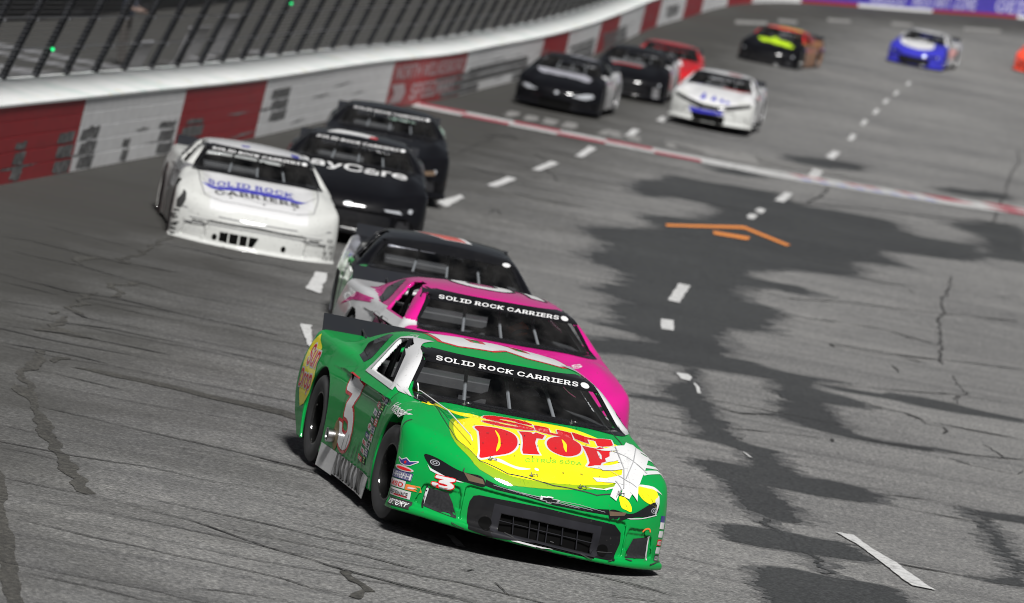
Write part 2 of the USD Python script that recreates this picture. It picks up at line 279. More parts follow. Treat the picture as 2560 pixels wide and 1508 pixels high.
PATCHES = {'patch_a': [(1.83, 88.87), (1.97, 90.08), (2.35, 91.51), (2.65, 94.06), (3.05, 93.95), (3.53, 94.06), (3.88, 94.59), (4.32, 94.59), (4.74, 95.06), (4.76, 93.1), (5.12, 92.15), (5.8, 92.63), (6.48, 92.82), (6.93, 92.65), (6.89, 90.48), (7.08, 89.43), (7.57, 89.63), (8.41, 90.07), (8.19, 87.84), (7.99, 85.69), (7.49, 84.44), (6.85, 83.93), (6.27, 83.22), (6.02, 83.05), (6.08, 81.23), (6.35, 79.61), (5.72, 79.14), (5.27, 78.16), (5.35, 77.05), (5.15, 74.56), (4.56, 73.93), (4.13, 73.7), (3.59, 71.92), (3.33, 71.25), (3.26, 69.85), (3.61, 69.73), (4.06, 69.91), (4.25, 69.06), (4.01, 68.21), (3.68, 68.43), (3.11, 67.45), (3.01, 65.32), (3.01, 64.55), (3.4, 64.47), (3.46, 63.16), (3.28, 61.46), (3.19, 59.76), (2.88, 59.27), (2.68, 59.21), (2.5, 57.99), (2.55, 56.85), (2.43, 56.21), (2.63, 55.48), (2.33, 54.69), (2.23, 53.24), (1.61, 52.75), (1.45, 53.04), (1.05, 52.8), (0.89, 53.37), (1.05, 53.85), (1.48, 54.38), (1.88, 54.71), (1.55, 55.13), (1.3, 55.76), (1.06, 55.68), (1.06, 56.19), (1.28, 56.48), (1.26, 58.81), (1.36, 60.48), (1.08, 61.24), (1.08, 62.0), (1.38, 62.94), (1.38, 63.87), (1.52, 65.89), (1.34, 66.39), (1.1, 66.42), (0.96, 66.71), (0.94, 68.42), (1.21, 69.93), (1.2, 71.77), (0.84, 73.88), (1.13, 74.75), (1.68, 75.94), (2.16, 77.35), (2.07, 78.78), (1.88, 79.3), (2.01, 80.33), (2.82, 81.82), (3.07, 83.67), (3.4, 84.86), (3.27, 86.8), (3.03, 87.04), (2.47, 87.06), (1.92, 85.65), (1.84, 86.88)], 'patch_a2': [(8.36, 95.28), (9.33, 99.26), (9.86, 99.19), (9.96, 97.58), (9.62, 93.15), (9.08, 87.62), (8.65, 87.36), (8.11, 86.81), (8.48, 88.98), (8.4, 89.63), (8.79, 92.35), (8.85, 94.29), (8.48, 94.22)], 'patch_a3': [(5.71, 110.29), (6.67, 111.28), (7.37, 111.82), (7.15, 109.12), (6.17, 107.47), (5.6, 107.55)], 'patch_a4': [(3.48, 99.11), (4.06, 100.58), (4.51, 100.27), (4.28, 98.76), (3.74, 98.22)], 'patch_a5': [(9.0, 108.38), (9.8, 109.73), (10.7, 111.02), (10.54, 108.73), (9.62, 107.34), (9.07, 107.21)], 'patch_b2': [(2.01, 52.21), (2.09, 52.16), (2.07, 50.53), (2.09, 49.07), (2.17, 47.56), (2.18, 46.69), (2.32, 46.6), (2.24, 45.93), (2.27, 45.33), (2.34, 44.74), (2.59, 44.63), (2.67, 44.54), (2.64, 43.8), (2.7, 43.47), (2.79, 42.61), (3.07, 42.8), (3.36, 42.72), (3.52, 42.31), (3.48, 41.71), (3.31, 41.5), (3.0, 41.3), (2.77, 41.32), (2.46, 41.27), (2.51, 40.76), (2.58, 40.23), (2.63, 39.68), (2.69, 39.04), (2.58, 38.8), (2.43, 38.75), (2.29, 38.95), (2.22, 39.39), (2.16, 39.93), (2.12, 40.51), (2.09, 41.27), (1.93, 41.67), (1.87, 42.01), (1.9, 42.41), (2.11, 42.57), (2.36, 42.58), (2.41, 43.39), (2.38, 43.95), (2.2, 44.31), (1.93, 44.38), (1.98, 45.44), (1.93, 46.19), (1.92, 47.23), (1.8, 47.45), (1.36, 47.3), (1.36, 47.68), (1.81, 47.84), (1.7, 48.66), (1.81, 49.67), (1.97, 50.21), (1.97, 51.26)], 'patch_b1': [(0.85, 53.02), (1.66, 54.41), (2.3, 55.77), (2.58, 55.43), (2.29, 54.53), (2.78, 54.56), (3.06, 54.03), (3.46, 53.99), (3.85, 54.23), (3.43, 53.46), (3.01, 52.75), (2.61, 52.62), (2.21, 52.38), (1.82, 52.18), (1.43, 52.26), (0.85, 51.63)], 'patch_b3': [(3.03, 52.87), (3.46, 53.67), (3.39, 52.55), (3.72, 52.19), (4.0, 51.75), (3.9, 51.24), (3.46, 50.91), (3.44, 50.25), (3.5, 49.24), (3.54, 47.97), (3.86, 47.7), (4.23, 47.93), (4.62, 48.13), (4.21, 47.54), (3.81, 47.4), (3.49, 47.41), (3.15, 47.67), (2.9, 48.08), (2.84, 48.32), (3.0, 48.99), (2.98, 49.91), (3.07, 50.29), (3.0, 51.12)], 'patch_b5': [(3.44, 53.19), (3.82, 53.35), (4.22, 53.43), (4.67, 54.13), (4.97, 54.1), (5.45, 53.81), (5.9, 53.78), (5.86, 53.36), (5.19, 53.05), (4.78, 52.94), (4.4, 53.12), (3.8, 52.94)], 'patch_b6': [(1.95, 37.7), (2.11, 37.89), (2.4, 38.06), (2.68, 37.98), (2.97, 38.08), (3.06, 37.78), (3.12, 37.32), (3.02, 37.01), (2.76, 36.89), (2.49, 36.8), (2.21, 36.7), (2.02, 36.73), (1.95, 37.3)], 'patch_b7': [(2.15, 35.27), (2.23, 35.53), (2.44, 35.68), (2.7, 35.61), (2.97, 35.7), (3.16, 35.72), (3.22, 35.41), (3.25, 34.8), (2.19, 33.34), (2.18, 34.05), (2.14, 34.46)], 'patch_b8': [(4.42, 42.58), (4.66, 42.76), (4.91, 42.9), (4.86, 42.33), (4.62, 42.23), (4.46, 42.24)], 'patch_b9': [(3.97, 37.35), (4.43, 37.96), (4.38, 37.45), (4.1, 37.28)], 'strip_b': [(4.34, 42.71), (4.41, 42.55), (4.44, 41.82), (4.45, 40.71), (4.49, 38.69), (4.42, 38.0), (4.38, 39.08), (4.36, 40.57), (4.38, 41.79)], 'strip_l': [(-3.8, 37.99), (-3.65, 37.89), (-3.56, 37.7), (-3.47, 37.14), (-3.34, 36.32), (-3.23, 35.96), (-3.13, 35.28), (-2.97, 34.4), (-2.85, 33.83), (-2.75, 33.42), (-2.7, 33.13), (-2.61, 32.64), (-2.54, 32.34), (-2.59, 32.22), (-2.66, 32.28), (-2.76, 32.93), (-2.85, 33.15), (-2.96, 33.82), (-3.08, 34.51), (-3.22, 35.11), (-3.33, 35.78), (-3.48, 36.77), (-3.56, 37.2), (-3.71, 37.53)], 'strip_l2': [(-3.26, 32.8), (-3.18, 32.48), (-3.07, 31.69), (-2.99, 31.13), (-2.92, 30.43), (-2.75, 29.53), (-2.64, 28.62), (-2.53, 27.96), (-2.4, 26.99), (-2.48, 26.88), (-2.6, 27.67), (-2.73, 28.48)], 'strip_l3': [(-3.92, 40.99), (-3.86, 40.97), (-3.76, 39.84), (-3.79, 39.07), (-3.65, 38.13), (-3.52, 37.37), (-3.55, 37.13), (-3.63, 37.77), (-3.79, 38.37), (-3.85, 39.07), (-3.89, 39.85)], 'stripe_l4': [(-3.49, 40.07), (-3.32, 40.29), (-3.12, 40.22), (-2.86, 40.22), (-2.6, 40.16), (-2.33, 40.04), (-2.12, 40.01), (-1.67, 39.88), (-1.46, 39.66), (-1.43, 39.2), (-1.67, 39.49), (-2.12, 39.66), (-2.33, 39.71), (-2.59, 39.84), (-2.86, 39.92), (-3.12, 39.94), (-3.3, 40.05)], 'blob_l1': [(-4.48, 51.53), (-4.53, 51.15), (-4.56, 50.69), (-4.54, 50.24), (-4.64, 50.2), (-4.67, 50.98), (-4.63, 51.35), (-4.57, 51.77)], 'blob_l2': [(-3.79, 49.44), (-3.89, 48.95), (-3.93, 48.52), (-3.86, 47.84), (-3.79, 47.41), (-3.85, 47.25), (-3.94, 47.85), (-4.0, 48.22), (-3.99, 48.89), (-3.89, 49.5)], 'blob_l3': [(-4.08, 47.48), (-4.07, 46.88), (-4.04, 45.94), (-4.03, 45.39), (-4.0, 44.81), (-4.09, 45.04), (-4.12, 45.73), (-4.12, 46.54), (-4.16, 47.16)], 'blob_l4': [(-4.05, 44.4), (-3.99, 44.0), (-3.94, 43.24), (-3.81, 43.04), (-3.65, 42.74), (-3.79, 42.65), (-3.91, 42.72), (-4.08, 42.49), (-4.12, 42.81), (-4.01, 43.15), (-4.07, 43.81)], 'blob_l5': [(-3.73, 40.27), (-3.74, 40.7), (-3.64, 40.77), (-3.66, 40.43), (-3.68, 40.1)], 'blob_l6': [(-4.1, 56.83), (-4.13, 55.42), (-4.16, 53.65), (-4.17, 52.07), (-4.17, 51.56), (-4.24, 51.49), (-4.23, 52.67), (-4.21, 54.18), (-4.18, 55.71)], 'blob_g': [(-0.77, 30.89), (-0.7, 30.95), (-0.68, 30.69), (-0.6, 30.51), (-0.52, 30.22), (-0.58, 30.13), (-0.58, 29.76), (-0.66, 29.8), (-0.67, 29.93), (-0.6, 30.24), (-0.66, 30.44), (-0.7, 30.51)], 'blob_l7': [(-4.24, 44.4), (-4.19, 44.71), (-4.13, 44.68), (-4.16, 44.32)], 'joint_r': [(2.33, 38.7), (2.39, 38.69), (2.42, 38.14), (2.45, 37.91), (2.38, 37.91), (2.35, 38.27)], 'joint_r2': [(2.6, 36.98), (2.68, 36.82), (2.71, 36.28), (2.78, 35.72), (2.72, 35.74), (2.67, 36.33)]}
DASHES = [[(2.2, 65.58), (2.36, 65.52), (2.12, 61.86), (1.97, 61.91)], [(1.82, 58.43), (1.98, 58.57), (1.96, 56.92), (1.8, 56.83)], [(3.79, 85.06), (3.9, 86.31), (4.06, 86.4), (3.9, 84.7)], [(4.03, 87.59), (4.18, 88.73), (4.29, 88.34), (4.13, 86.95)], [(4.93, 95.5), (5.1, 95.6), (4.75, 91.98), (4.57, 92.06)], [(6.01, 106.41), (6.26, 106.44), (5.84, 101.86), (5.69, 102.65)], [(6.55, 112.15), (6.89, 115.29), (7.06, 115.17), (6.7, 111.49)], [(1.87, 51.05), (1.99, 51.13), (2.03, 50.86), (1.98, 50.34), (1.89, 50.39)], [(2.03, 50.25), (2.07, 50.01), (2.09, 49.07), (2.05, 49.03)], [(2.92, 38.69), (3.08, 38.7), (3.19, 37.97), (3.33, 37.31), (3.54, 36.02), (3.36, 36.02), (3.2, 37.22), (3.07, 38.12)], [(2.34, 43.84), (2.36, 43.79), (2.41, 43.43), (2.38, 43.46)], [(-2.3, 55.38), (-2.16, 55.5), (-2.08, 52.42), (-2.27, 52.74)], [(-2.05, 48.25), (-1.94, 48.32), (-1.8, 45.79), (-1.87, 46.17)], [(-0.78, 80.03), (-0.48, 83.46), (-0.31, 83.35), (-0.63, 79.89)], [(-0.11, 87.05), (0.22, 90.81), (0.38, 90.6), (0.03, 87.03)], [(0.67, 94.07), (0.96, 98.47), (1.12, 98.18), (0.82, 94.05)], [(1.72, 104.86), (1.95, 108.5), (2.11, 108.18), (1.89, 105.12)], [(2.54, 113.78), (2.73, 115.95), (2.9, 115.87), (2.7, 113.5)], [(-1.43, 73.17), (-1.13, 76.13), (-1.06, 75.56), (-1.24, 72.48)], [(-0.15, 33.75), (-0.09, 33.72), (0.01, 33.24), (-0.06, 33.22)], [(6.58, 112.11), (6.86, 115.24), (6.99, 115.11), (6.7, 111.98)], [(7.55, 121.47), (7.83, 124.51), (7.95, 124.37), (7.67, 121.34)], [(8.33, 129.9), (8.61, 132.8), (8.72, 132.67), (8.44, 129.78)], [(9.04, 136.66), (9.31, 139.43), (9.42, 139.31), (9.15, 136.55)], [(9.72, 143.24), (9.98, 145.86), (10.09, 145.75), (9.82, 143.13)], [(10.38, 148.92), (10.63, 151.42), (10.73, 151.31), (10.47, 148.82)], [(11.2, 155.84), (11.44, 158.16), (11.53, 158.06), (11.29, 155.74)]]
FAINT = [[(6.06, 175.35), (7.34, 178.42), (7.27, 176.24), (6.0, 172.94)], [(7.85, 181.54), (8.63, 182.61), (8.55, 180.56), (7.78, 179.34)], [(10.02, 188.21), (11.02, 189.83), (10.93, 187.82), (9.93, 185.95)], [(12.89, 193.75), (13.83, 195.5), (13.72, 193.65), (12.77, 191.63)], [(16.29, 200.01), (18.08, 203.03), (17.92, 200.95), (16.13, 197.66)]]
ORANGE = [[(2.2, 78.72), (3.65, 82.38), (3.62, 81.44), (2.21, 78.0)], [(3.64, 82.43), (3.73, 82.18), (4.4, 79.53), (4.27, 78.96), (3.65, 81.34)], [(3.01, 79.29), (3.72, 79.62), (3.64, 78.67), (3.0, 78.44)]]
SFPTS = [(-2.48, 101.55), (1.33, 101.32), (4.87, 101.35), (8.5, 103.56), (10.7, 105.78)]
CRACKS = [(0.027, [(-3.41, 36.83), (-3.03, 36.7), (-2.67, 36.53), (-2.27, 36.44), (-1.84, 36.29), (-1.49, 36.13), (-1.14, 36.06)]), (0.025, [(-3.53, 35.16), (-3.38, 35.13), (-3.21, 35.06)]), (0.016, [(-3.37, 33.86), (-3.18, 33.87), (-2.96, 33.78)]), (0.019, [(-3.15, 32.26), (-2.92, 32.21), (-2.67, 32.23), (-2.53, 32.23), (-2.3, 32.13), (-2.04, 32.01), (-1.83, 31.92), (-1.72, 31.81), (-1.5, 31.54), (-1.28, 31.32), (-0.98, 31.16), (-0.74, 30.91)]), (0.019, [(-2.65, 32.75), (-2.41, 32.71), (-2.09, 32.61), (-1.78, 32.55), (-1.46, 32.5), (-1.15, 32.41), (-0.81, 32.28)]), (0.018, [(-1.73, 31.92), (-1.42, 31.83), (-1.11, 31.81), (-0.79, 31.83)]), (0.019, [(-2.92, 30.39), (-2.66, 30.37), (-2.36, 30.25), (-2.07, 30.24), (-1.78, 30.15), (-1.49, 30.11), (-1.1, 30.02), (-0.9, 29.88), (-0.62, 29.77)]), (0.014, [(-2.57, 28.21), (-2.32, 28.19), (-2.05, 28.15), (-1.68, 27.99)]), (0.017, [(-1.61, 28.81), (-1.4, 29.0), (-1.18, 29.08), (-0.9, 29.07)]), (0.016, [(-1.28, 32.8), (-1.02, 32.86), (-0.83, 32.74)]), (0.043, [(-4.7, 44.65), (-4.43, 44.85), (-4.06, 44.95), (-3.89, 44.62), (-3.68, 44.57), (-3.4, 44.62), (-3.19, 44.61)]), (0.037, [(-5.05, 47.53), (-4.79, 47.26), (-4.55, 47.16), (-4.3, 46.9), (-4.06, 47.11), (-3.79, 47.18), (-3.47, 46.99), (-3.01, 46.8), (-2.55, 46.76), (-2.08, 46.48)]), (0.034, [(-4.58, 43.72), (-4.29, 43.63), (-4.02, 43.68), (-3.89, 43.81), (-3.54, 44.02), (-3.2, 43.96), (-2.63, 43.92), (-2.2, 43.82), (-1.77, 43.55)]), (0.04, [(-4.43, 42.49), (-4.1, 42.6), (-3.85, 42.78), (-3.64, 42.76), (-3.29, 42.74), (-2.9, 42.66)]), (0.031, [(-4.24, 40.96), (-3.99, 41.0), (-3.73, 41.04), (-3.51, 40.99), (-3.29, 40.88)]), (0.049, [(-5.59, 51.96), (-5.28, 52.13), (-4.92, 51.9), (-4.56, 51.68), (-4.22, 51.55), (-3.89, 51.62), (-3.55, 51.62)]), (0.031, [(-5.31, 50.46), (-5.06, 50.21), (-4.73, 50.19), (-4.49, 50.16), (-4.13, 49.77), (-3.81, 49.49), (-3.35, 49.08), (-2.88, 49.13)]), (0.028, [(-4.94, 46.64), (-4.63, 46.53), (-4.28, 46.33)]), (0.022, [(-3.91, 39.24), (-3.6, 39.33), (-3.27, 39.19), (-2.88, 39.05)]), (0.034, [(-5.39, 54.62), (-4.82, 54.13), (-4.27, 53.87)]), (0.04, [(-4.24, 55.38), (-3.7, 55.33), (-3.13, 54.84)]), (0.041, [(1.27, 44.26), (1.64, 44.39), (1.93, 44.3)]), (0.034, [(1.34, 45.83), (1.7, 45.83), (1.98, 46.03)]), (0.032, [(2.18, 47.94), (2.44, 47.73), (2.84, 48.32)]), (0.027, [(2.25, 45.95), (2.56, 46.22), (3.28, 46.8)]), (0.029, [(3.44, 53.19), (4.06, 53.94), (4.83, 54.87), (5.36, 55.63), (6.09, 55.81)]), (0.044, [(3.94, 59.4), (4.62, 59.63), (5.48, 60.78), (6.65, 61.78)]), (0.053, [(4.0, 51.75), (4.39, 51.54), (4.55, 51.07), (5.02, 51.03), (5.65, 51.1)]), (0.03, [(3.51, 47.48), (4.03, 47.59), (4.58, 47.84), (5.16, 48.38), (5.42, 48.68)]), (0.043, [(4.54, 47.26), (4.73, 46.89), (5.25, 46.84)]), (0.037, [(3.5, 41.74), (3.66, 41.61), (3.94, 41.6), (4.36, 41.67)]), (0.029, [(3.53, 42.46), (4.02, 42.73), (4.39, 42.72)]), (0.025, [(1.58, 39.86), (1.82, 40.01), (2.09, 40.07)]), (0.026, [(1.49, 35.1), (1.75, 34.98), (2.01, 34.96), (2.21, 34.95)]), (0.035, [(3.21, 37.34), (3.48, 37.32), (3.83, 37.36), (4.19, 37.51)]), (0.018, [(0.96, 32.96), (1.21, 32.94), (1.42, 32.8)]), (0.027, [(4.41, 40.04), (4.61, 40.06)]), (0.027, [(4.51, 50.99), (4.56, 50.72), (4.75, 50.7), (4.75, 50.33), (4.67, 49.91)]), (0.015, [(5.46, 58.48), (5.42, 57.22), (5.41, 56.29), (5.44, 56.02), (5.33, 55.58)]), (0.019, [(4.66, 58.21), (4.7, 57.8), (4.69, 57.19)]), (0.119, [(4.92, 59.66), (5.04, 59.68), (5.17, 59.58)]), (0.023, [(5.07, 49.58), (5.13, 49.26), (5.19, 48.42)]), (0.032, [(3.27, 46.86), (3.34, 46.91), (3.33, 46.56)]), (0.02, [(4.99, 54.02), (5.18, 54.2), (5.27, 55.35), (5.16, 54.69)]), (0.016, [(5.19, 46.89), (5.3, 47.4)]), (0.029, [(12.8, 131.43), (12.43, 126.65), (11.67, 120.38), (10.64, 110.32), (9.57, 100.35), (9.42, 99.0)]), (0.026, [(7.09, 79.43), (6.65, 75.01), (6.4, 72.74), (6.26, 70.49), (6.03, 68.42), (5.9, 66.38), (5.72, 64.28), (5.58, 61.86), (5.41, 60.0)]), (0.048, [(3.49, 63.22), (4.3, 64.04), (5.0, 64.3), (5.61, 63.25)]), (0.092, [(5.22, 74.72), (5.6, 74.47), (6.09, 74.99)]), (0.045, [(3.11, 67.45), (3.73, 66.82), (4.78, 68.49), (5.83, 69.48), (7.52, 71.58)]), (0.055, [(3.21, 59.67), (3.85, 59.75), (4.51, 59.98), (5.41, 60.48)]), (0.076, [(5.97, 74.01), (6.04, 73.51)]), (0.035, [(3.99, 59.8), (4.04, 59.3)]), (0.108, [(7.5, 76.7), (7.87, 76.92)]), (0.017, [(5.22, 64.11), (5.29, 63.19)]), (0.041, [(6.04, 100.13), (5.64, 96.11), (5.21, 92.65)]), (0.091, [(4.79, 92.2), (6.26, 94.86), (8.1, 96.98), (10.18, 100.01)]), (0.02, [(-1.06, 32.84), (-0.9, 32.75), (-0.74, 32.67), (-0.52, 32.76), (-0.25, 32.53)]), (0.023, [(-1.03, 32.34), (-0.73, 32.36), (-0.38, 32.26)]), (0.024, [(-1.0, 31.79), (-0.71, 31.85), (-0.44, 31.71), (-0.2, 31.61)]), (0.026, [(-0.96, 31.09), (-0.66, 30.93), (-0.37, 30.78), (-0.08, 30.7), (0.14, 30.66)]), (0.023, [(0.26, 33.09), (0.47, 33.14), (0.89, 33.11), (1.2, 33.02), (1.52, 32.8)]), (0.019, [(-0.89, 29.89), (-0.77, 29.89), (-0.67, 29.84)]), (0.008, [(0.07, 31.85), (0.24, 31.72), (0.33, 31.27), (0.4, 31.12)]), (0.021, [(-0.43, 32.87), (-0.25, 33.06), (0.01, 33.12)]), (0.017, [(0.92, 32.15), (1.19, 32.26), (1.51, 32.42)]), (0.03, [(-0.01, 32.03), (0.04, 32.03), (0.1, 32.2)]), (0.057, [(-1.2, 94.87), (-0.94, 95.76), (-0.63, 97.13), (-0.53, 96.12)]), (0.016, [(-1.51, 87.91), (-1.12, 92.94), (-0.94, 95.5)]), (0.023, [(-0.61, 84.65), (-0.51, 83.59)]), (0.032, [(0.16, 87.7), (0.28, 86.68), (0.4, 85.23)]), (0.016, [(-0.61, 72.9), (-0.52, 74.32), (-0.4, 73.16)]), (0.084, [(-1.58, 84.68), (-0.78, 83.62), (0.14, 84.82), (1.21, 84.68)]), (0.078, [(-0.42, 79.5), (0.44, 78.92), (1.45, 79.2)]), (0.041, [(-0.11, 92.22), (0.13, 91.01)])]

lift = .003
for i, (nm, q) in enumerate(PATCHES.items()):
    p = Polygon(q).buffer(0)
    p = max(getattr(p, 'geoms', [p]), key=lambda g: g.area)
    sp_ = nm[:5] in ('strip', 'blob_') and nm != 'strip_b'; yc = np.array(q)[:, 1].mean()
    shape = ragged(p, .10 * min(1.0, (yc - 22) / 40), .07, i) if sp_ else brushed(p, .07 + .004 * max(yc - 30, 0), 9.0 if yc < 50 else 4.5, .05, i)
    if not sp_:
        for j, (w_, m_) in enumerate(((.09, SEALER_C), (.035, SEALER_B))):
            struct('sealer_edge', drape(brushed(p.buffer(w_ * (.4 + yc / 60)), .13 + .006 * max(yc - 30, 0), 12.0 if yc < 50 else 6.0, .05, i + 50 + j), .0012 + .0007 * j + .00002 * i), m_)
    struct('oil_stain' if nm[:5] in ('strip', 'blob_') and nm != 'strip_b' else 'sealer_patch', drape(shape, lift + .00012 * i), STAIN if nm[:5] in ('strip', 'blob_') and nm != 'strip_b' else SEALER)
lift = .0075
for i, (w, q) in enumerate(CRACKS):
    q = np.array(q); L = np.r_[0, np.cumsum(np.linalg.norm(np.diff(q, axis=0), axis=1))]
    n = max(4, int(L[-1] / .06)) if L[-1] < 8 else max(4, int(L[-1] / .12)); t = np.linspace(0, L[-1], n)
    c = np.c_[np.interp(t, L, q[:, 0]), np.interp(t, L, q[:, 1])]
    d = np.gradient(c, axis=0); d /= np.linalg.norm(d, axis=1, keepdims=True) + 1e-9; nn = np.c_[-d[:, 1], d[:, 0]]
    wob = (meshkit.fbm(np.c_[t * 2.2, np.full(n, i * 3.1), np.zeros(n)], 4, 3) - .5)[:, None] * nn * min(.16, .02 * L[-1] + .03)
    wd = w * 1.5 * (.15 + 1.1 * meshkit.noise(np.c_[t * 3.0, np.full(n, i * 1.7), np.zeros(n)], 5)) * np.clip(np.minimum(t, L[-1] - t) / .25 + .2, .2, 1)
    c = c + wob; a = c + nn * wd[:, None] / 2; b = c - nn * wd[:, None] / 2
    vv = np.vstack([a, b]); ff = np.array([[k, k + 1, n + k + 1, n + k] for k in range(n - 1)])
    struct('pavement_crack', (np.c_[vv, gz(vv[:, 1]) + lift + .00002 * i], ff[:, ::-1], np.tile([0, 0, 1.0], (len(vv), 1))), CRACKM)
rs = random.Random(17)
for i in range(24):
    y0 = 28.5 + i * 1.9 + rs.uniform(-.8, .8) if i < 17 else 61 + (i - 17) * 5.4 + rs.uniform(-1, 1)
    xa = -6.3 + .08 * (y0 - 60) + rs.uniform(1.0, 3.5) if y0 > 36 else -3.6 + rs.uniform(-.4, .6); xb = xa + rs.uniform(3, 9)
    n = int((xb - xa) / .09); t = np.linspace(xa, xb, n); sl = rs.uniform(-.10, .02)
    yy = y0 + sl * (t - xa) + (meshkit.fbm(np.c_[t * 1.3, np.full(n, i * 2.7), np.zeros(n)], 4, 8) - .5) * .5
    wd = (.005 + .00035 * y0) * (.1 + 1.3 * meshkit.noise(np.c_[t * 1.1, np.full(n, i * 1.3), np.zeros(n)], 9) ** 1.5) * np.clip(np.minimum(t - xa, xb - t) / .5 + .1, .1, 1)
    vv = np.vstack([np.c_[t, yy + wd], np.c_[t, yy - wd]]); ff = np.array([[k, k + 1, n + k + 1, n + k] for k in range(n - 1)])
    struct('pavement_seam', (np.c_[vv, gz(vv[:, 1]) + .0066 + .00001 * i], ff[:, ::-1], np.tile([0, 0, 1.0], (len(vv), 1))), CRACKM)
def road_paint(name, col, worn=.35):
    return look(name, {'g': ('geometry', {}), 'n': ('noise_texture', {'scale': 9.0, 'detail': 7.0, 'roughness': .75}), 'f': ('noise_texture', {'scale': 60.0, 'detail': 3.0}),
        'r': ('map_range', {'from_min': .5, 'from_max': .75, 'to_min': 0.0, 'to_max': worn * 2, 'clamp': True}), 'm': ('mix_color', {'a': col, 'b': (.10, .10, .098)}),
        'r2': ('rgb_ramp', {'ramp': [(.3, (.82, .82, .82)), (.7, (1.1, 1.1, 1.1))]}), 'm2': ('mix_color', {'blend_type': 'multiply', 'fac': 1.0}), 'p': ('principled_bsdf', {'roughness': .7})},
        [('g.position', 'n.vector'), ('g.position', 'f.vector'), ('n.fac', 'r.value'), ('r.result', 'm.fac'), ('m.result', 'm2.a'), ('f.fac', 'r2.fac'), ('r2.color', 'm2.b'), ('m2.result', 'p.base_color')])
WHITE_RP = road_paint('white_road_paint', (.46, .46, .455), .55); FAINT_RP = road_paint('worn_road_paint', (.175, .172, .165), .6)
ORANGE_RP = road_paint('orange_road_paint', (.60, .20, .035), .2); LINE_RP = road_paint('line_paint', (.40, .40, .395), .8); RED_RP = road_paint('red_road_paint', (.27, .03, .05), .65); BLUE_RP = road_paint('blue_road_paint', (.12, .17, .45), .4)
for i, q in enumerate(DASHES):
    if i == 20: continue
    struct('lane_dash', drape(ragged(Polygon(q).convex_hull if i > 18 else Polygon(q).buffer(0), .012, .08, i + 40), .0115), WHITE_RP)
for i, q in enumerate(FAINT): struct('worn_dash', drape(Polygon(q).buffer(0), .0115), FAINT_RP)
for i, g in enumerate((Polygon(ORANGE[0]).union(Polygon(ORANGE[1])).buffer(.02).buffer(-.055), Polygon(ORANGE[2]).buffer(-.035))): struct('orange_mark', drape(g, .0135 + .0006 * i), ORANGE_RP)
# start and finish line: two rows of blocks, red against white, and a lettered middle
sfp = np.array([(-3.3, 101.6), (1.33, 101.32), (4.87, 101.35), (8.5, 103.3), (10.9, 105.6), (16, 110.5), (26, 120)])
_sl = np.r_[0, np.cumsum(np.linalg.norm(np.diff(sfp, axis=0), axis=1))]
def sf(a, r): 
    x, y = np.interp(a, _sl, sfp[:, 0]), np.interp(a, _sl, sfp[:, 1]); x2, y2 = np.interp(a + .1, _sl, sfp[:, 0]), np.interp(a + .1, _sl, sfp[:, 1])
    n = np.array([-(y2 - y), x2 - x]); n /= np.linalg.norm(n) + 1e-9
    return (x + n[0] * r, y + n[1] * r)
def sfq(a, b, r0, r1): return Polygon([sf(a, r0), sf((a + b) / 2, r0), sf(b, r0), sf(b, r1), sf((a + b) / 2, r1), sf(a, r1)])
struct('finish_line', drape(sfq(.5, 7.5, -.95, .95).union(sfq(7.5, 8.4, -1.1, 1.1)).union(sfq(8.4, 12.4, -1.0, 1.0)).union(sfq(12.4, 22, -.95, .95)), .0115), LINE_RP)
for k, a in enumerate(np.arange(.55, 20, 1.02)):
    if 7.3 < a + 1 and a < 12.3: continue
    lo, hi = ((.10, .94), (-.94, -.10))[k % 2]
    struct('finish_line_block', drape(sfq(a, a + 1.0, lo, hi), .0145), RED_RP)
for k, a in enumerate(np.arange(8.6, 12.2, .45)):
    struct('finish_line_block', drape(sfq(a, a + .30, .25, .8), .0145), RED_RP if k % 3 else LINE_RP)
    struct('finish_line_block', drape(sfq(a + .08, a + .30, -.62, -.25), .0145), BLUE_RP)
rs = random.Random(3)
for k in range(26):   # scuffed letters fading beyond the line
    a = 2.2 + k * .42
    if rs.random() < .75: struct('worn_dash', drape(ragged(sfq(a, a + .2 + .1 * rs.random(), 2.2, 4.2 + rs.random()), .05, .1, k), .0125), FAINT_RP)

# ---------------------------------------------------------------- the wall: stacked steel tubes in painted lengths, a foam-backed white top
def wall_paint(name, col, scuff=.25, rough=.5):
    c = np.array(col)
    return look(name, {'g': ('geometry', {}), 'mp': ('mapping', {'scale': (.35, .35, 3.0)}), 'n': ('noise_texture', {'scale': 2.0, 'detail': 7.0, 'roughness': .7}), 'f': ('noise_texture', {'scale': 7.0, 'detail': 4.0}),
        'r': ('map_range', {'from_min': .52, 'from_max': .78, 'to_min': 0.0, 'to_max': scuff * 2, 'clamp': True}), 'm': ('mix_color', {'a': tuple(c), 'b': tuple(c * .45 + .03)}),
        'r2': ('rgb_ramp', {'ramp': [(.3, (.90, .90, .90)), (.7, (1.06, 1.06, 1.06))]}), 'm2': ('mix_color', {'blend_type': 'multiply', 'fac': 1.0}), 'p': ('principled_bsdf', {'roughness': rough})},
        [('g.position', 'mp.vector'), ('mp.vector', 'n.vector'), ('g.position', 'f.vector'), ('n.fac', 'r.value'), ('r.result', 'm.fac'), ('m.result', 'm2.a'), ('f.fac', 'r2.fac'), ('r2.color', 'm2.b'), ('m2.result', 'p.base_color')])
WWHITE = wall_paint('wall_white', (.88, .88, .88), .08); WRED = wall_paint('wall_red', (.38, .024, .032), .2); WBLUE = wall_paint('wall_blue', (.085, .062, .46), .2)
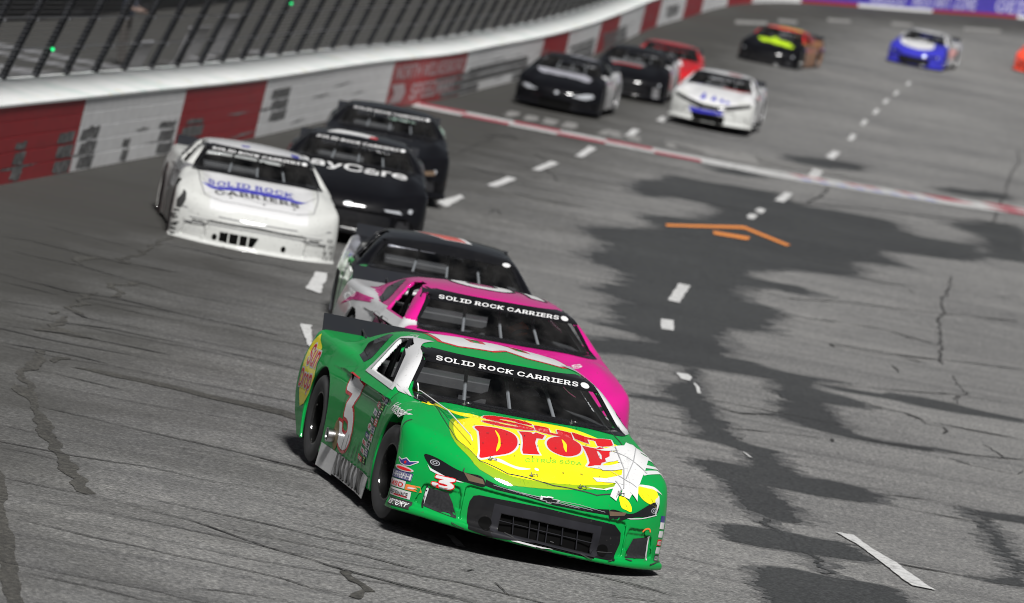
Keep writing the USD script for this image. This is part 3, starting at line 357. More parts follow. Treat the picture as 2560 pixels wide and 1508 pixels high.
SIGNRED = wall_paint('sign_red', (.42, .045, .05), .25); FADED = wall_paint('faded_white', (.55, .45, .46), .35); BLUEL = wall_paint('faded_lettering', (.56, .54, .76), .3)
CAPM = look('wall_top', {'g': ('geometry', {}), 'n': ('noise_texture', {'scale': .8, 'detail': 6.0, 'roughness': .7}), 's': ('noise_texture', {'scale': 2.6, 'detail': 3.0}), 
    'r': ('rgb_ramp', {'ramp': [(.35, (.60, .605, .60)), (.54, (.54, .56, .55)), (.70, (.40, .48, .455))]}), 'sr': ('map_range', {'from_min': .66, 'from_max': .70, 'to_min': 0.0, 'to_max': .7, 'clamp': True}),
    'm': ('mix_color', {'b': (.45, .40, .22)}), 'p': ('principled_bsdf', {'roughness': .7})},
    [('g.position', 'n.vector'), ('g.position', 's.vector'), ('n.fac', 'r.fac'), ('s.fac', 'sr.value'), ('sr.result', 'm.fac'), ('r.color', 'm.a'), ('m.result', 'p.base_color')])
RUBBER = look('rubber_scuff', {'g': ('geometry', {}), 'n': ('noise_texture', {'scale': 9.0, 'detail': 6.0, 'roughness': .7}), 'r': ('rgb_ramp', {'ramp': [(.3, (.04, .04, .042)), (.5, (.12, .12, .12)), (.66, (.38, .38, .38))]}), 'p': ('principled_bsdf', {'roughness': .7})},
    [('g.position', 'n.vector'), ('n.fac', 'r.fac'), ('r.color', 'p.base_color')])
wall = thing('track_wall', 'white concrete track wall with red blocks, curving along the outside of the track', 'wall')
def face(z0, z1, pitch=.2):
    L_ = lambda z: -.053 * z
    pr = [(L_(z0), z0)]; z = math.floor(z0 / pitch + 1) * pitch
    while z < z1 - .02: pr += [(L_(z), z - .009), (L_(z) + .008, z - .005), (L_(z) + .008, z + .005), (L_(z), z + .009)]; z += pitch
    return pr + [(L_(z1), z1)]
bounds = [(6, 57.6, 'w'), (57.6, 64.5, 'r'), (64.5, 72.8, 'w'), (72.8, 80.9, 'r'), (80.9, 97.7, 'w'), (97.7, 108.4, 's'), (108.4, 123.8, 'w'), (123.8, 130.2, 'r'), (130.2, 139.7, 'w'), (139.7, 146.6, 'r'), (146.6, 156.0, 'w'), (156.0, 162.2, 'r'), (162.2, 169.8, 'w'), (169.8, 175.9, 'r'), (175.9, 183.4, 'w'), (183.4, 188.6, 'r'), (188.6, 195.1, 'w')]
for y0, y1, c in bounds:
    obj({'w': 'white_panel', 'r': 'red_panel', 's': 'lettered_panel'}[c], extrude(face(0, 1.015, .205), s_of_y(y0), s_of_y(y1)), {'w': WWHITE, 'r': WRED, 's': SIGNRED}[c], wall, smooth=False)
sb = s_of_y(195.1); obj('blue_panel', extrude(face(.14, 1.015, .205), sb, SEND, .8), WBLUE, wall, smooth=False, label='blue painted length with white lettering')
for y0, y1, m in ((195.1, 200.0, WRED), (200.0, 206.0, WWHITE), (206.0, 213.4, WRED), (213.4, 235, WWHITE)):
    obj('foot_strip', extrude([(-.004, 0), (-.012, .14)], s_of_y(y0), min(s_of_y(y1), SEND), .8, False), m, wall, smooth=False)
obj('wall_top', extrude([(-.07, 1.015), (-.07, 1.045), (-.055, 1.056), (.825, 1.150), (.84, 1.14), (.86, 0)], 0, SEND, .8), CAPM, wall, smooth=False)
def on_wall(poly, maxedge=.5, off=-.004):
    """flat print on the wall's face; the polygon is given in (arc length, height)"""
    v, f = tri_poly(poly, maxedge)
    P = along(v[:, 0], off - .053 * v[:, 1], 0.0); P[:, 2] += v[:, 1]
    return trimesh.Trimesh(P, f, process=False)
s0, s1 = s_of_y(97.7), s_of_y(108.4)
def letters_on_wall(name, text, sa, sb_, z0, z1, m): obj(name, on_wall(fit(glyphs(text), sa, sb_, z0, z1), .8), m, wall, smooth=False)
letters_on_wall('wall_lettering', 'NORTH WILKESBORO', s0 + .5, s1 - .4, .60, .90, FADED)
letters_on_wall('wall_lettering', 'SPEEDWAY', s0 + 3.0, s1 - 1.4, .12, .48, FADED)
obj('wall_emblem', on_wall(fit(Polygon([(0, 0), (.8, 0), (1, .5), (.8, 1), (0, 1), (.3, .5)]), s0 + .3, s0 + 2.3, .1, .5), .8), FADED, wall, smooth=False)
def s_at(x): return float(np.interp(x, PATH(_ss[2600:])[:, 0], _ss[2600:]))
for a, b, t in ((12.3, 13.9, 'GEICO'), (14.3, 17.4, 'RESTART ZONE'), (18.4, 21.2, 'GEICO'), (22, 26, 'RESTART ZONE')):
    letters_on_wall('wall_lettering', t, s_at(a), s_at(b), .20, .80, BLUEL)
rs = random.Random(11)
for y0, y1, z0, z1 in ((60.0, 61.0, .0, .5), (62.9, 64.45, .05, .60), (64.6, 66.2, .05, .62), (68.2, 69.0, .2, .52), (71.0, 72.7, .1, .6), (72.9, 75.2, .35, .62), (81.6, 84.2, .25, .84), (103.5, 112.0, .05, .55), (108, 121, .22, .64), (118, 121.5, .0, .55), (126, 131, .05, .35), (131, 139, .1, .62), (141, 151, .15, .66), (164, 168, .3, .75)):
    k = z0
    while k < z1:
        h = min(.165, z1 - k); sh = rs.uniform(-.10, .10) * (y1 - y0)
        if h > .05:
            ti = (k - z0) / max(z1 - z0, .01); a, b = s_of_y(y0) + (.12 + .1 * rs.random()) * (1 - ti) * (y1 - y0), s_of_y(y1) - (.05 + .12 * rs.random()) * ti * (y1 - y0)
            kk = math.floor(k / .205) * .205
            q = Polygon([(a, kk + .03), (b - .1, kk + .02), (b, kk + .03 + h), (a + .12, kk + .02 + h)])
            obj('rubber_mark', on_wall(ragged(q.buffer(-.03).buffer(.03), .022, .04, y0 + k), .5, -.003), RUBBER, wall, smooth=False)
        k += .205
SMEAR = wall_paint('rubber_smear', (.30, .30, .30), .3)
for k in range(44):
    y = 58 + k * 2.6 + rs.uniform(-1, 1); z = rs.uniform(.06, .72); L = rs.uniform(.5, 3.4); a = s_of_y(y); h = rs.uniform(.008, .028); dz = rs.uniform(-.03, .05)
    obj('rubber_smear', on_wall(ragged(Polygon([(a, z), (a + L * .5, z + dz * .5 - h), (a + L, z + dz), (a + L * .5, z + dz * .5 + h)]), .012, .06, k), .5, -.0022), SMEAR if k % 3 else RUBBER, wall, smooth=False)
# ---------------------------------------------------------------- catch fence on the wall's top, leaning in over the track
FENCE = plain('fence_steel', (.018, .019, .022), .45, .6, vary=.3); CABLE = plain('fence_cable', (.22, .22, .23), .6, 0); WIRE = plain('fence_wire', (.16, .16, .165), .6, .0)
fence = thing('catch_fence', 'black steel catch fence with leaning posts and cables on top of the white wall', 'fence')
LEAN, FH = .305, 3.4
def fpt(s, h): return along(np.atleast_1d(s), np.full(np.size(s), .80 - h * LEAN), 1.14 + h)
sf0, sf1 = s_of_y(50), s_of_y(170)
posts = s_of_y(65.03) + 2.28 * np.arange(-7, 46)
for i, s in enumerate(posts):
    hs = np.array([0, 1.2, 2.4, FH]); P = np.vstack([fpt(s, h) for h in hs])
    d = DPATH(s) / np.linalg.norm(DPATH(s)); ax = np.array([*d, 0]) * .036; nn = np.array([-d[1], d[0], 0]) * .05
    vv = np.vstack([P + a * ax + b * nn for a, b in ((-1, -1), (1, -1), (1, 1), (-1, 1))]); k = len(hs)
    ff = [[a * k + j, ((a + 1) % 4) * k + j, ((a + 1) % 4) * k + j + 1, a * k + j + 1] for a in range(4) for j in range(k - 1)] + [[k - 1, 2 * k - 1, 3 * k - 1, 4 * k - 1]]
    obj('post', trimesh.Trimesh(vv, np.vstack([[[f[0], f[1], f[2]], [f[0], f[2], f[3]]] for f in ff]), process=False), FENCE, fence, smooth=False)
    for h in (.42, .86, 1.3):
        if i < 34: 
            b_ = trimesh.creation.icosphere(subdivisions=1, radius=.030); b_.apply_translation(fpt(s, h)[0] + np.array([nn[0], nn[1], 0]) * -1.3); obj('clamp', b_, CABLE, fence, smooth=True)
for h in (.05, .44, .88, 1.32, 1.76, 2.2, 2.64, 3.1, FH): obj('cable', tube(fpt(np.arange(sf0, sf1, 2.0), h) + np.array([.02, -.02, 0]), .011, 5), CABLE, fence, smooth=True)
obj('wire_mesh', cat([tube(fpt(np.arange(sf0, sf1, 4.0), h) + np.array([.015, -.015, 0]), .0062, 3) for h in np.arange(.10, FH, .066)]), WIRE, fence, smooth=False).SetCustomDataByKey('kind', 'stuff')
GREENL = look('green_lamp', {'e': ('emission', {'color': (.02, .9, .25), 'strength': 1.2})}, [], surface='e.emission')
for s, h in ((posts[int(np.argmin(abs(posts - s_of_y(64.3))))], .42), (posts[int(np.argmin(abs(posts - s_of_y(84.5))))], 1.05)):
    b_ = trimesh.creation.icosphere(subdivisions=2, radius=.024); b_.apply_translation(fpt(s, h)[0] + np.array([.06, -.06, 0])); obj('marker_lamp', b_, GREENL, fence, smooth=True, label='small green lamp')
# ---------------------------------------------------------------- behind the fence: walkway, grandstand foot and people
ORDN = ['first', 'second', 'third', 'fourth', 'fifth', 'sixth']
CONC = plain('stand_concrete', (.075, .073, .072), .85, vary=.25, scale=.8); LIGHTC = plain('stand_light', (.125, .125, .13), .8, vary=.2, scale=1.2); DARKC = plain('stand_dark', (.050, .049, .051), .8, vary=.3, scale=1.0); BENCH = plain('bench_metal', (.16, .16, .165), .4, .7)
struct('walkway', extrude([(.87, .004), (9.2, .006)], s_of_y(40), s_of_y(175), 1.5, False), CONC)
stand = thing('grandstand', 'dark concrete grandstand behind the catch fence', 'grandstand')
g0, g1 = s_of_y(46), s_of_y(176); G0 = 9.2
obj('front_wall', extrude([(G0, 0), (G0 - .25, .9), (G0 + .2, .9), (G0 + .2, .55)], g0, g1, 1.5), DARKC, stand, smooth=False)
for r in range(7):
    obj('tier', extrude([(G0 + .2 + .85 * r, .1), (G0 + .2 + .85 * r, .55 + .38 * r), (G0 + 1.05 + .85 * r, .55 + .38 * r)], g0, g1, 1.5), CONC, stand, smooth=False)
rs = random.Random(5)
for y in (62, 67.5, 70.5, 76.5, 80, 86, 90.5, 93, 99, 104, 109, 117, 126, 135):
    s = s_of_y(y); w = rs.uniform(.7, 1.9)
    struct('walkway_strip', extrude([(.9, .009), (G0 - .3, .011)], s, s + w, .6, False), LIGHTC if rs.random() < .7 else DARKC)
    obj('stair', cat([extrude([(G0 - .05 + .85 * r, .1), (G0 - .05 + .85 * r, .40 + .38 * r), (G0 + 1.0 + .85 * r, .59 + .38 * r), (G0 + 1.0 + .85 * r, .1)], s, s + 1.2, .6) for r in range(7)]), LIGHTC, stand, smooth=False)
for k, y in enumerate((63.5, 69, 78, 84.5, 95, 102)):      # low steel barriers standing on the walkway
    b_ = thing('crowd_barrier', f'{ORDN[k]} from the left of the steel crowd barriers on the walkway behind the catch fence', 'barrier', group='crowd barriers on the walkway')
    s = s_of_y(y); u = 3.2 + (k % 3) * .8
    for z in (.15, 1.0): obj('rail', tube(along(np.linspace(s, s + 2.2, 4), np.full(4, u - .27 * z), z), .022, 6), CABLE, b_)
    for j in range(9): obj('bar', tube(along(np.full(2, s + .1 + .25 * j), np.array([u - .04, u - .27]), np.array([.15, 1.0])), .010, 5), CABLE, b_)
    for j in (0, 1): obj('foot', tube(along(np.full(2, s + .2 + 1.8 * j), np.array([u - .3, u + .3]), .03), .02, 6), CABLE, b_)
def hull(points):
    return manifold3d.Manifold.batch_hull([manifold3d.Manifold.sphere(r, 10).translate(tuple(map(float, p))) for p, r in points])
def chain(joints):
    return manifold3d.Manifold.batch_boolean([hull([joints[i], joints[i + 1]]) for i in range(len(joints) - 1)], manifold3d.OpType.Add)
def add(ms): return manifold3d.Manifold.batch_boolean(ms, manifold3d.OpType.Add)
SKIN = plain('skin', (.12, .08, .065), .6, vary=.08)
def spectator(label, shirt, trousers, seated, s, u, z, turn):
    t = thing('person', label, 'person', along(s, np.array(u), z), math.atan2(*(-np.array([-DPATH(s)[1], DPATH(s)[0]]))[::-1]) + turn)
    hip = .45 if seated else .92
    fx = .42 if seated else .02
    legs = add([chain([((0, y, hip), .085), ((fx, y * 1.1, hip - (.0 if seated else .45)), .06), ((fx + .03, y * 1.1, .06), .045)]) for y in (-.1, .1)] + [hull([((0, -.1, hip), .10), ((0, .1, hip), .10), ((0, 0, hip + .12), .11)])])
    torso = add([hull([((0, -.08, hip + .08), .11), ((0, .08, hip + .08), .11), ((.01, -.15, hip + .46), .085), ((.01, .15, hip + .46), .085)])] + [chain([((0, y, hip + .48), .065), ((.08, y * 1.25, hip + .25), .05)]) for y in (-.2, .2)])
    skin = add([hull([((.02, 0, hip + .52), .05), ((.03, 0, hip + .60), .05)]), hull([((.03, 0, hip + .66), .085), ((.02, 0, hip + .74), .09)])] + [chain([((.08, y * 1.25, hip + .26), .042), ((.26, y * .8, hip + .2), .036), ((.33, y * .7, hip + .2), .035)]) for y in (-.2, .2)])
    under = add([chain([((0, y, hip), .07), ((fx, y * 1.1, hip - (.0 if seated else .45)), .05), ((fx + .03, y * 1.1, .06), .035)]) for y in (-.1, .1)] + [hull([((0, 0, hip), .11), ((.01, 0, hip + .5), .07)])] + [chain([((0, 0, hip + .46), .05), ((0, y, hip + .48), .05), ((.08, y * 1.25, hip + .25), .04)]) for y in (-.2, .2)])
    obj('body', add([skin, under]), SKIN, t, smooth=60); obj('shirt', torso, shirt, t, smooth=60); obj('trousers', legs, trousers, t, smooth=60)
    hair = hull([((.0, 0, hip + .74), .097), ((-.02, 0, hip + .69), .09)]); obj('hair', hair, DARKC, t, smooth=60)
cl = {n: plain('cloth_' + n, c, .85, vary=.15) for n, c in dict(white=(.10, .10, .105), grey=(.075, .075, .08), navy=(.02, .022, .035), yellow=(.08, .06, .02), black=(.015, .015, .015), red=(.05, .025, .022), tan=(.035, .031, .028), blue=(.025, .03, .045)).items()}
LOOKS = [('white', 'navy'), ('grey', 'black'), ('navy', 'tan'), ('black', 'grey'), ('yellow', 'black'), ('blue', 'tan'), ('red', 'navy'), ('grey', 'tan')]
rs = random.Random(21); ORD = 'first second third fourth fifth sixth seventh eighth ninth tenth eleventh twelfth thirteenth fourteenth fifteenth sixteenth seventeenth eighteenth nineteenth twentieth'.split(); seen = {}
for i in range(6):
    y = 58.6 + i * 9.3 + rs.uniform(-1.6, 1.6); a, b = LOOKS[(i * 5 + 1) % 8]; seated = i % 3 != 1
    k = seen[a, b, seated] = seen.get((a, b, seated), 0) + 1
    lab = f'{ORD[k - 1]} from the left of the spectators {"seated" if seated else "standing"} in {a} shirt and {b} trousers'
    if seated: spectator(lab, cl[a], cl[b], True, s_of_y(y), G0 + .6, .55, rs.uniform(-.3, .3))
    else: spectator(lab, cl[a], cl[b], False, s_of_y(y), 5.0 + 2 * rs.random(), .012, rs.uniform(-.6, .6))
    stage.GetPrimAtPath('/World/person' if i == 0 else f'/World/person_{i:03d}').SetCustomDataByKey('group', 'spectators behind the catch fence')

# ---------------------------------------------------------------- car body as a signed distance field
from scipy.interpolate import PchipInterpolator
def table(pts, lo, hi, n=800):
    p = np.array(pts, float); xs = np.linspace(lo, hi, n)
    ys = PchipInterpolator(p[:, 0], p[:, 1])(np.clip(xs, p[0, 0], p[-1, 0]))
    sc = (n - 1) / (hi - lo); dy = np.r_[np.diff(ys), 0.0]
    def at(v):
        u = np.clip((np.asarray(v) - lo) * sc, 0, n - 1.001); i = u.astype(np.int32)
        return ys[i] + dy[i] * (u - i)
    return at
def smax(a, b, k):
    h = np.clip(.5 + .5 * (a - b) / k, 0, 1)
    return b + (a - b) * h + k * h * (1 - h)
def smin(a, b, k): return -smax(-a, -b, k)
W0 = table([(-3.95, .925), (-3.7, .945), (-3.2, .97), (-2.67, .985), (-2.2, .962), (-1.6, .945), (-.9, .945), (-.45, .967), (0, .995), (.45, 1.0), (1.1, .99)], -4, 1.2)
TUMB = table([(0, 0), (.12, 0), (.35, -.006), (.55, .0), (.7, .018), (.82, .055), (.95, .10), (1.1, .2)], 0, 1.2)
HOOD = table([(-4, .925), (-3.6, .935), (-2.6, .925), (-1.5, .90), (-.9, .893), (-.5, .876), (0, .803), (.4, .718), (.7, .633), (.9, .555), (1.0, .50), (1.15, .40)], -4, 1.2)
NOSE = table([(0, 1.045), (.1, 1.05), (.2, 1.05), (.32, 1.04), (.42, 1.015), (.5, .985), (.6, .93), (.9, .7)], 0, 1.2)
REAR = table([(0, 3.25), (.15, 3.38), (.3, 3.62), (.48, 3.80), (.62, 3.83), (.8, 3.79), (1.0, 3.74)], 0, 1.3)
def top_z(x, ay):
    f = np.exp(-((x + .02) / .42) ** 2) * np.exp(-((ay - .74) / .15) ** 2)
    r = np.exp(-((x + 2.67) / .5) ** 2) * np.exp(-((ay - .78) / .13) ** 2)
    hoodz = np.clip((x + .6) / .4, 0, 1)
    valley = np.exp(-((ay - .52) / .13) ** 2) * np.exp(-((x - .1) / .5) ** 2)
    return HOOD(x) - .045 * hoodz * (ay / .85) ** 2 + .055 * f + .015 * r - .018 * valley * hoodz
def ws_dist(x, y, z): return (x + .50) * .593 + (z - .876) * .806 + .02 * (y / .75) ** 2
def side_half(x, z): return .892 - (z - .876) * .77 - .07 * np.clip((-x - 1.5) / 1.4, 0, 1.2)
def greenhouse(x, y, z):
    ay = np.abs(y)
    roof = z - (1.222 - .035 * (y / .6) ** 2 - .045 * (np.maximum(x + 1.6, 0) / .66) ** 2 - .02 * (np.minimum(x + 1.6, 0) / .65) ** 2)
    rear = -(x + 2.25) * .2516 + (z - 1.175) * .968 + .03 * (y / .6) ** 2
    side = (ay - side_half(x, z)) / 1.26
    return np.maximum(smax(smax(smax(ws_dist(x, y, z), roof, .05), rear, .08), side, .07), .80 - z)
def rect_hull(u, v, poly):
    """signed distance (max of half planes) of a convex polygon given counter-clockwise in (u, v)"""
    d = None; n = len(poly)
    for i in range(n):
        (a, b), (c, e) = poly[i], poly[(i + 1) % n]
        L = math.hypot(c - a, e - b); q = ((u - a) * (e - b) - (v - b) * (c - a)) / L
        d = q if d is None else smax(d, q, .035)
    return d
SIDE_WIN = [(-.70, .893), (-1.26, 1.150), (-1.46, 1.172), (-1.65, 1.140), (-1.49, .897)]
QUARTER_WIN = [(-1.86, .915), (-1.83, .955), (-1.96, 1.125), (-2.09, 1.115), (-2.32, 1.01), (-2.17, .935)]
if sum((a[0]*b[1]-b[0]*a[1]) for a,b in zip(SIDE_WIN, SIDE_WIN[1:]+SIDE_WIN[:1])) < 0: SIDE_WIN = SIDE_WIN[::-1]
if sum((a[0]*b[1]-b[0]*a[1]) for a,b in zip(QUARTER_WIN, QUARTER_WIN[1:]+QUARTER_WIN[:1])) < 0: QUARTER_WIN = QUARTER_WIN[::-1]
def ws_open(x, y, z):
    ay = np.abs(y)
    o = smax(ay - (.775 - (z - .876) * .60), np.maximum(.878 - z, z - 1.152), .03)
    return np.maximum(np.maximum(o, -.075 - ws_dist(x, y, z)), -1.25 - x)
def outer_sdf(x, y, z):
    ay = np.abs(y)
    side = ay - (W0(x) - TUMB(z))
    top = (z - top_z(x, ay)) * .95
    front = (x - (NOSE(z) - .47 * (ay / .97) ** 2.6)) * .8
    pan = np.minimum(smax(ay - .595, np.abs(z - .215) - .150, .05), smax(np.abs(ay - .735 + .25 * (z - .25)) - .118, np.abs(z - .213) - .078, .03))
    front = smax(front, -np.maximum(pan, -(front + .018)), .014)
    rear = (-x - REAR(z) + .10 * (ay / .9) ** 4) * .9
    b = smax(side, top, .06)
    b = smax(b, front, .09)
    b = smax(b, rear, .03)
    lip = np.maximum((x - (1.095 - .50 * (ay / .99) ** 2.6)) * .8, ay - (W0(x) + .012))
    lip = smax(np.maximum(lip, -(x - .40)), np.abs(z - .082) - .022, .02)
    b = smin(np.maximum(b, .085 + .06 * np.clip(.4 - x, 0, .8) - z), lip, .045)
    return smin(b, greenhouse(x, y, z), .03)
def inner_sdf(x, y, z):
    ay = np.abs(y)
    gi = np.maximum(greenhouse(x, y, z) + .032, .80 - z)
    box = np.maximum(np.maximum(ay - .72, np.maximum(x + .70 + .5 * np.maximum(z - .7, 0), -2.75 - x)), np.maximum(.2 - z, z - .84))
    return np.minimum(gi, box)
def well_sdf(x, y, z):
    ay = np.abs(y); d = None
    for xc, r in ((0, .40), (-2.67, .40)):
        c = np.maximum(np.sqrt((x - xc) ** 2 + (z - .335) ** 2) - r, .60 - ay)
        d = c if d is None else np.minimum(d, c)
    return d
def openings(x, y, z):
    ay = np.abs(y)
    o = ws_open(x, y, z)
    o = np.minimum(o, np.maximum(rect_hull(x, z, SIDE_WIN), .45 - ay))
    o = np.minimum(o, np.maximum(rect_hull(x, z, QUARTER_WIN), .45 - ay))
    rw = np.maximum(np.maximum(smax(ay - .50, np.abs(x + 2.68) - .40, .05), .9 - z), x + 2.2)
    return np.minimum(o, rw)
def duct_sdf(x, y, z):
    """the grille opening and the two side ducts, recessed into the bumper"""
    ay = np.abs(y)
    gr = smax(ay - .36, np.abs(z - .176) - .08, .02)
    sd = smax(np.abs(ay - .70) - .085 + .15 * (z - .25), np.abs(z - .255) - .075, .02)
    deep = (NOSE(z) - .47 * (ay / .97) ** 2.6) - .05 - x
    return np.maximum(gr, deep), np.maximum(sd, deep + .03)
def car_sdf(x, y, z, holes=True):
    d = smax(outer_sdf(x, y, z), -inner_sdf(x, y, z), .010)
    d = smax(d, -openings(x, y, z), .012)
    d = smax(d, -well_sdf(x, y, z), .012)
    if holes:
        g, s = duct_sdf(x, y, z)
        d = smax(smax(d, -g, .01), -s, .012)
    return d
def surface_nets(f, lo, hi, h):
    """a closed smooth mesh of the field f (symmetric in y), one vertex per cell the surface passes"""
    n = [int(math.ceil((b - a) / h)) for a, b in zip(lo, hi)]
    ny = int(math.ceil(hi[1] / h)); ys = np.arange(0, ny + 1) * h
    xs = lo[0] + np.arange(n[0] + 1) * h; zs = lo[2] + np.arange(n[2] + 1) * h
    half = np.empty((len(xs), len(ys), len(zs)), np.float32)
    for i in range(0, len(xs), 40):
        X, Y, Z = np.meshgrid(xs[i:i + 40], ys, zs, indexing='ij')
        half[i:i + 40] = f(X, Y, Z)
    V = np.concatenate([half[:, :0:-1], half], 1); ys = np.concatenate([-ys[:0:-1], ys])
    S = V < 0
    c = [S[i:S.shape[0] - 1 + i, j:S.shape[1] - 1 + j, k:S.shape[2] - 1 + k] for i in (0, 1) for j in (0, 1) for k in (0, 1)]
    cnt = sum(a.astype(np.int8) for a in c); act = (cnt > 0) & (cnt < 8)
    idx = -np.ones(act.shape, np.int64); I, J, K = np.nonzero(act); idx[I, J, K] = np.arange(len(I))
    acc = np.zeros((len(I), 3)); num = np.zeros(len(I))
    g = lambda o: V[I + o[0], J + o[1], K + o[2]]
    for ax in range(3):
        for a in (0, 1):
            for b in (0, 1):
                o = [a, b]; o.insert(ax, 0); p = [a, b]; p.insert(ax, 1)
                v0, v1 = g(o), g(p); m = (v0 < 0) != (v1 < 0)
                t = np.where(m, v0 / np.where(m, v0 - v1, 1), 0)
                q = np.tile(np.array(o, float), (len(I), 1)); q[:, ax] += t
                acc += q * m[:, None]; num += m
    P = acc / num[:, None] + np.stack([I, J, K], 1)
    P = P * h + np.array([lo[0], ys[0], lo[2]])
    F = []
    for ax in range(3):
        s0 = [slice(None)] * 3; s1 = [slice(None)] * 3; s0[ax] = slice(0, -1); s1[ax] = slice(1, None)
        A, B = S[tuple(s0)], S[tuple(s1)]
        e = np.stack(np.nonzero(A != B), 1); u, w = [(1, 2), (2, 0), (0, 1)][ax]
        ok = (e[:, u] > 0) & (e[:, w] > 0) & (e[:, u] < V.shape[u] - 1) & (e[:, w] < V.shape[w] - 1); e = e[ok]
        def cell(du, dw):
            q = e.copy(); q[:, u] += du; q[:, w] += dw
            return idx[q[:, 0], q[:, 1], q[:, 2]]
        Q = np.stack([cell(-1, -1), cell(0, -1), cell(0, 0), cell(-1, 0)], 1)
        flip = ~A[e[:, 0], e[:, 1], e[:, 2]]
        Q[flip] = Q[flip][:, ::-1]; F.append(Q)
    return P, np.vstack(F)
def gradient(f, P, e=.003):
    x, y, z = P.T
    g = np.stack([f(x + e, y, z) - f(x - e, y, z), f(x, y + e, z) - f(x, y - e, z), f(x, y, z + e) - f(x, y, z - e)], 1) / (2 * e)
    return g
def settle(f, P, steps=3, most=.01):
    for _ in range(steps):
        g = gradient(f, P); v = f(*P.T)
        P = P - np.clip(v / np.maximum((g * g).sum(1), .2), -most, most)[:, None] * g
    return P
def cast(f, O, D, far=6.0, steps=140):
    """sphere tracing of the field from points O along unit directions D"""
    t = np.zeros(len(O)); live = np.arange(len(O))
    for _ in range(steps):
        P = O[live] + D[live] * t[live, None]; v = f(*P.T)
        t[live] = np.minimum(t[live] + np.clip(v, -.02, .5) * .62, far)
        live = live[(np.abs(v) > 3e-4) & (t[live] < far)]
        if not len(live): break
    return O + D * t[:, None], t < far - 1e-3
def twisted(f, tw):
    """the front of a car leaning: its right front rides up by tw at the bumper's end"""
    if not tw: return f
    def g(x, y, z):
        t = np.clip((x + .6) / 1.5, 0, 1); t = t * t * (3 - 2 * t)
        return f(x, y, z - tw * .5 * (.97 - y) / .97 * t)
    g.key = tw
    return g

# ---------------------------------------------------------------- laying flat print on a body
PLANES = {'top': ((0, 1), (0, 0, -1)), 'front': ((1, 2), (-1, 0, 0)), 'right': ((0, 2), (0, 1, 0)), 'left': ((0, 2), (0, -1, 0))}
LAID = {}
def lay(poly, plane, field, layer=0, maxedge=.03, lift=.0022):
    """lay_new, remembered: the same print on the same body is worked out once"""
    key = (poly.wkb, plane, getattr(field, 'key', 0), layer, maxedge)
    if key not in LAID: LAID[key] = lay_new(poly, plane, field, layer, maxedge, lift)
    return LAID[key]
def lay_new(poly, plane, field, layer, maxedge, lift):
    """a flat print, given in two of the car's axes, pressed on to the body along the third"""
    v, f = tri_poly(poly, maxedge)
    if len(v) == 0: return None
    ix, D = PLANES[plane]; D = np.array(D, float); O = np.zeros((len(v), 3)); O[:, ix[0]], O[:, ix[1]] = v[:, 0], v[:, 1]
    k = int(np.argmax(np.abs(D))); O[:, k] = -D[k] * (1.45 if plane != 'front' else 1.35)
    if plane in ('right', 'left'): O[:, 1] = -D[1] * 1.25
    P, ok = cast(field, O, np.tile(D, (len(v), 1)), far=2.6, steps=75)
    n = gradient(field, P); n /= np.linalg.norm(n, axis=1, keepdims=True) + 1e-9
    P = P - n * np.clip(field(*P.T), -.004, .004)[:, None] + n * (lift + .0011 * layer)
    e = np.max([np.linalg.norm(P[f[:, a]] - P[f[:, b]], axis=1) for a, b in ((0, 1), (1, 2), (2, 0))], axis=0)
    good = ok[f].all(1) & (e < maxedge * 1.5 + .16)
    f = f[good]
    if len(f) == 0: return None
    fn = np.cross(P[f[:, 1]] - P[f[:, 0]], P[f[:, 2]] - P[f[:, 0]]); fl = (fn * n[f].sum(1)).sum(1) < 0
    f[fl] = f[fl][:, ::-1]
    return P, f, n
def put(name, poly, plane, field, mat, parent, layer=0, maxedge=.03, label=None):
    m = lay(poly, plane, field, layer, maxedge)
    if m is None: print('nothing laid for', name, plane, poly.bounds); return None
    return obj(name, m, mat, parent, label=label)
def P_(pts): return Polygon(pts).buffer(0)
def mirror(pts): return [(-a, b) for a, b in pts]
def stroke(pts, w):
    q = np.array(pts, float); t = np.r_[0, np.cumsum(np.linalg.norm(np.diff(q, axis=0), axis=1))]
    if len(q) > 3: q = CubicSpline(t, q)(np.linspace(0, t[-1], 24))
    return LineString(q).buffer(w)
def smooth_poly(pts, n=90):
    q = np.array(list(pts) + [pts[0]], float); t = np.r_[0, np.cumsum(np.linalg.norm(np.diff(q, axis=0), axis=1))]; q[-1] = q[0]
    return Polygon(CubicSpline(t, q, bc_type='periodic')(np.linspace(0, t[-1], n))[:-1]).buffer(0)
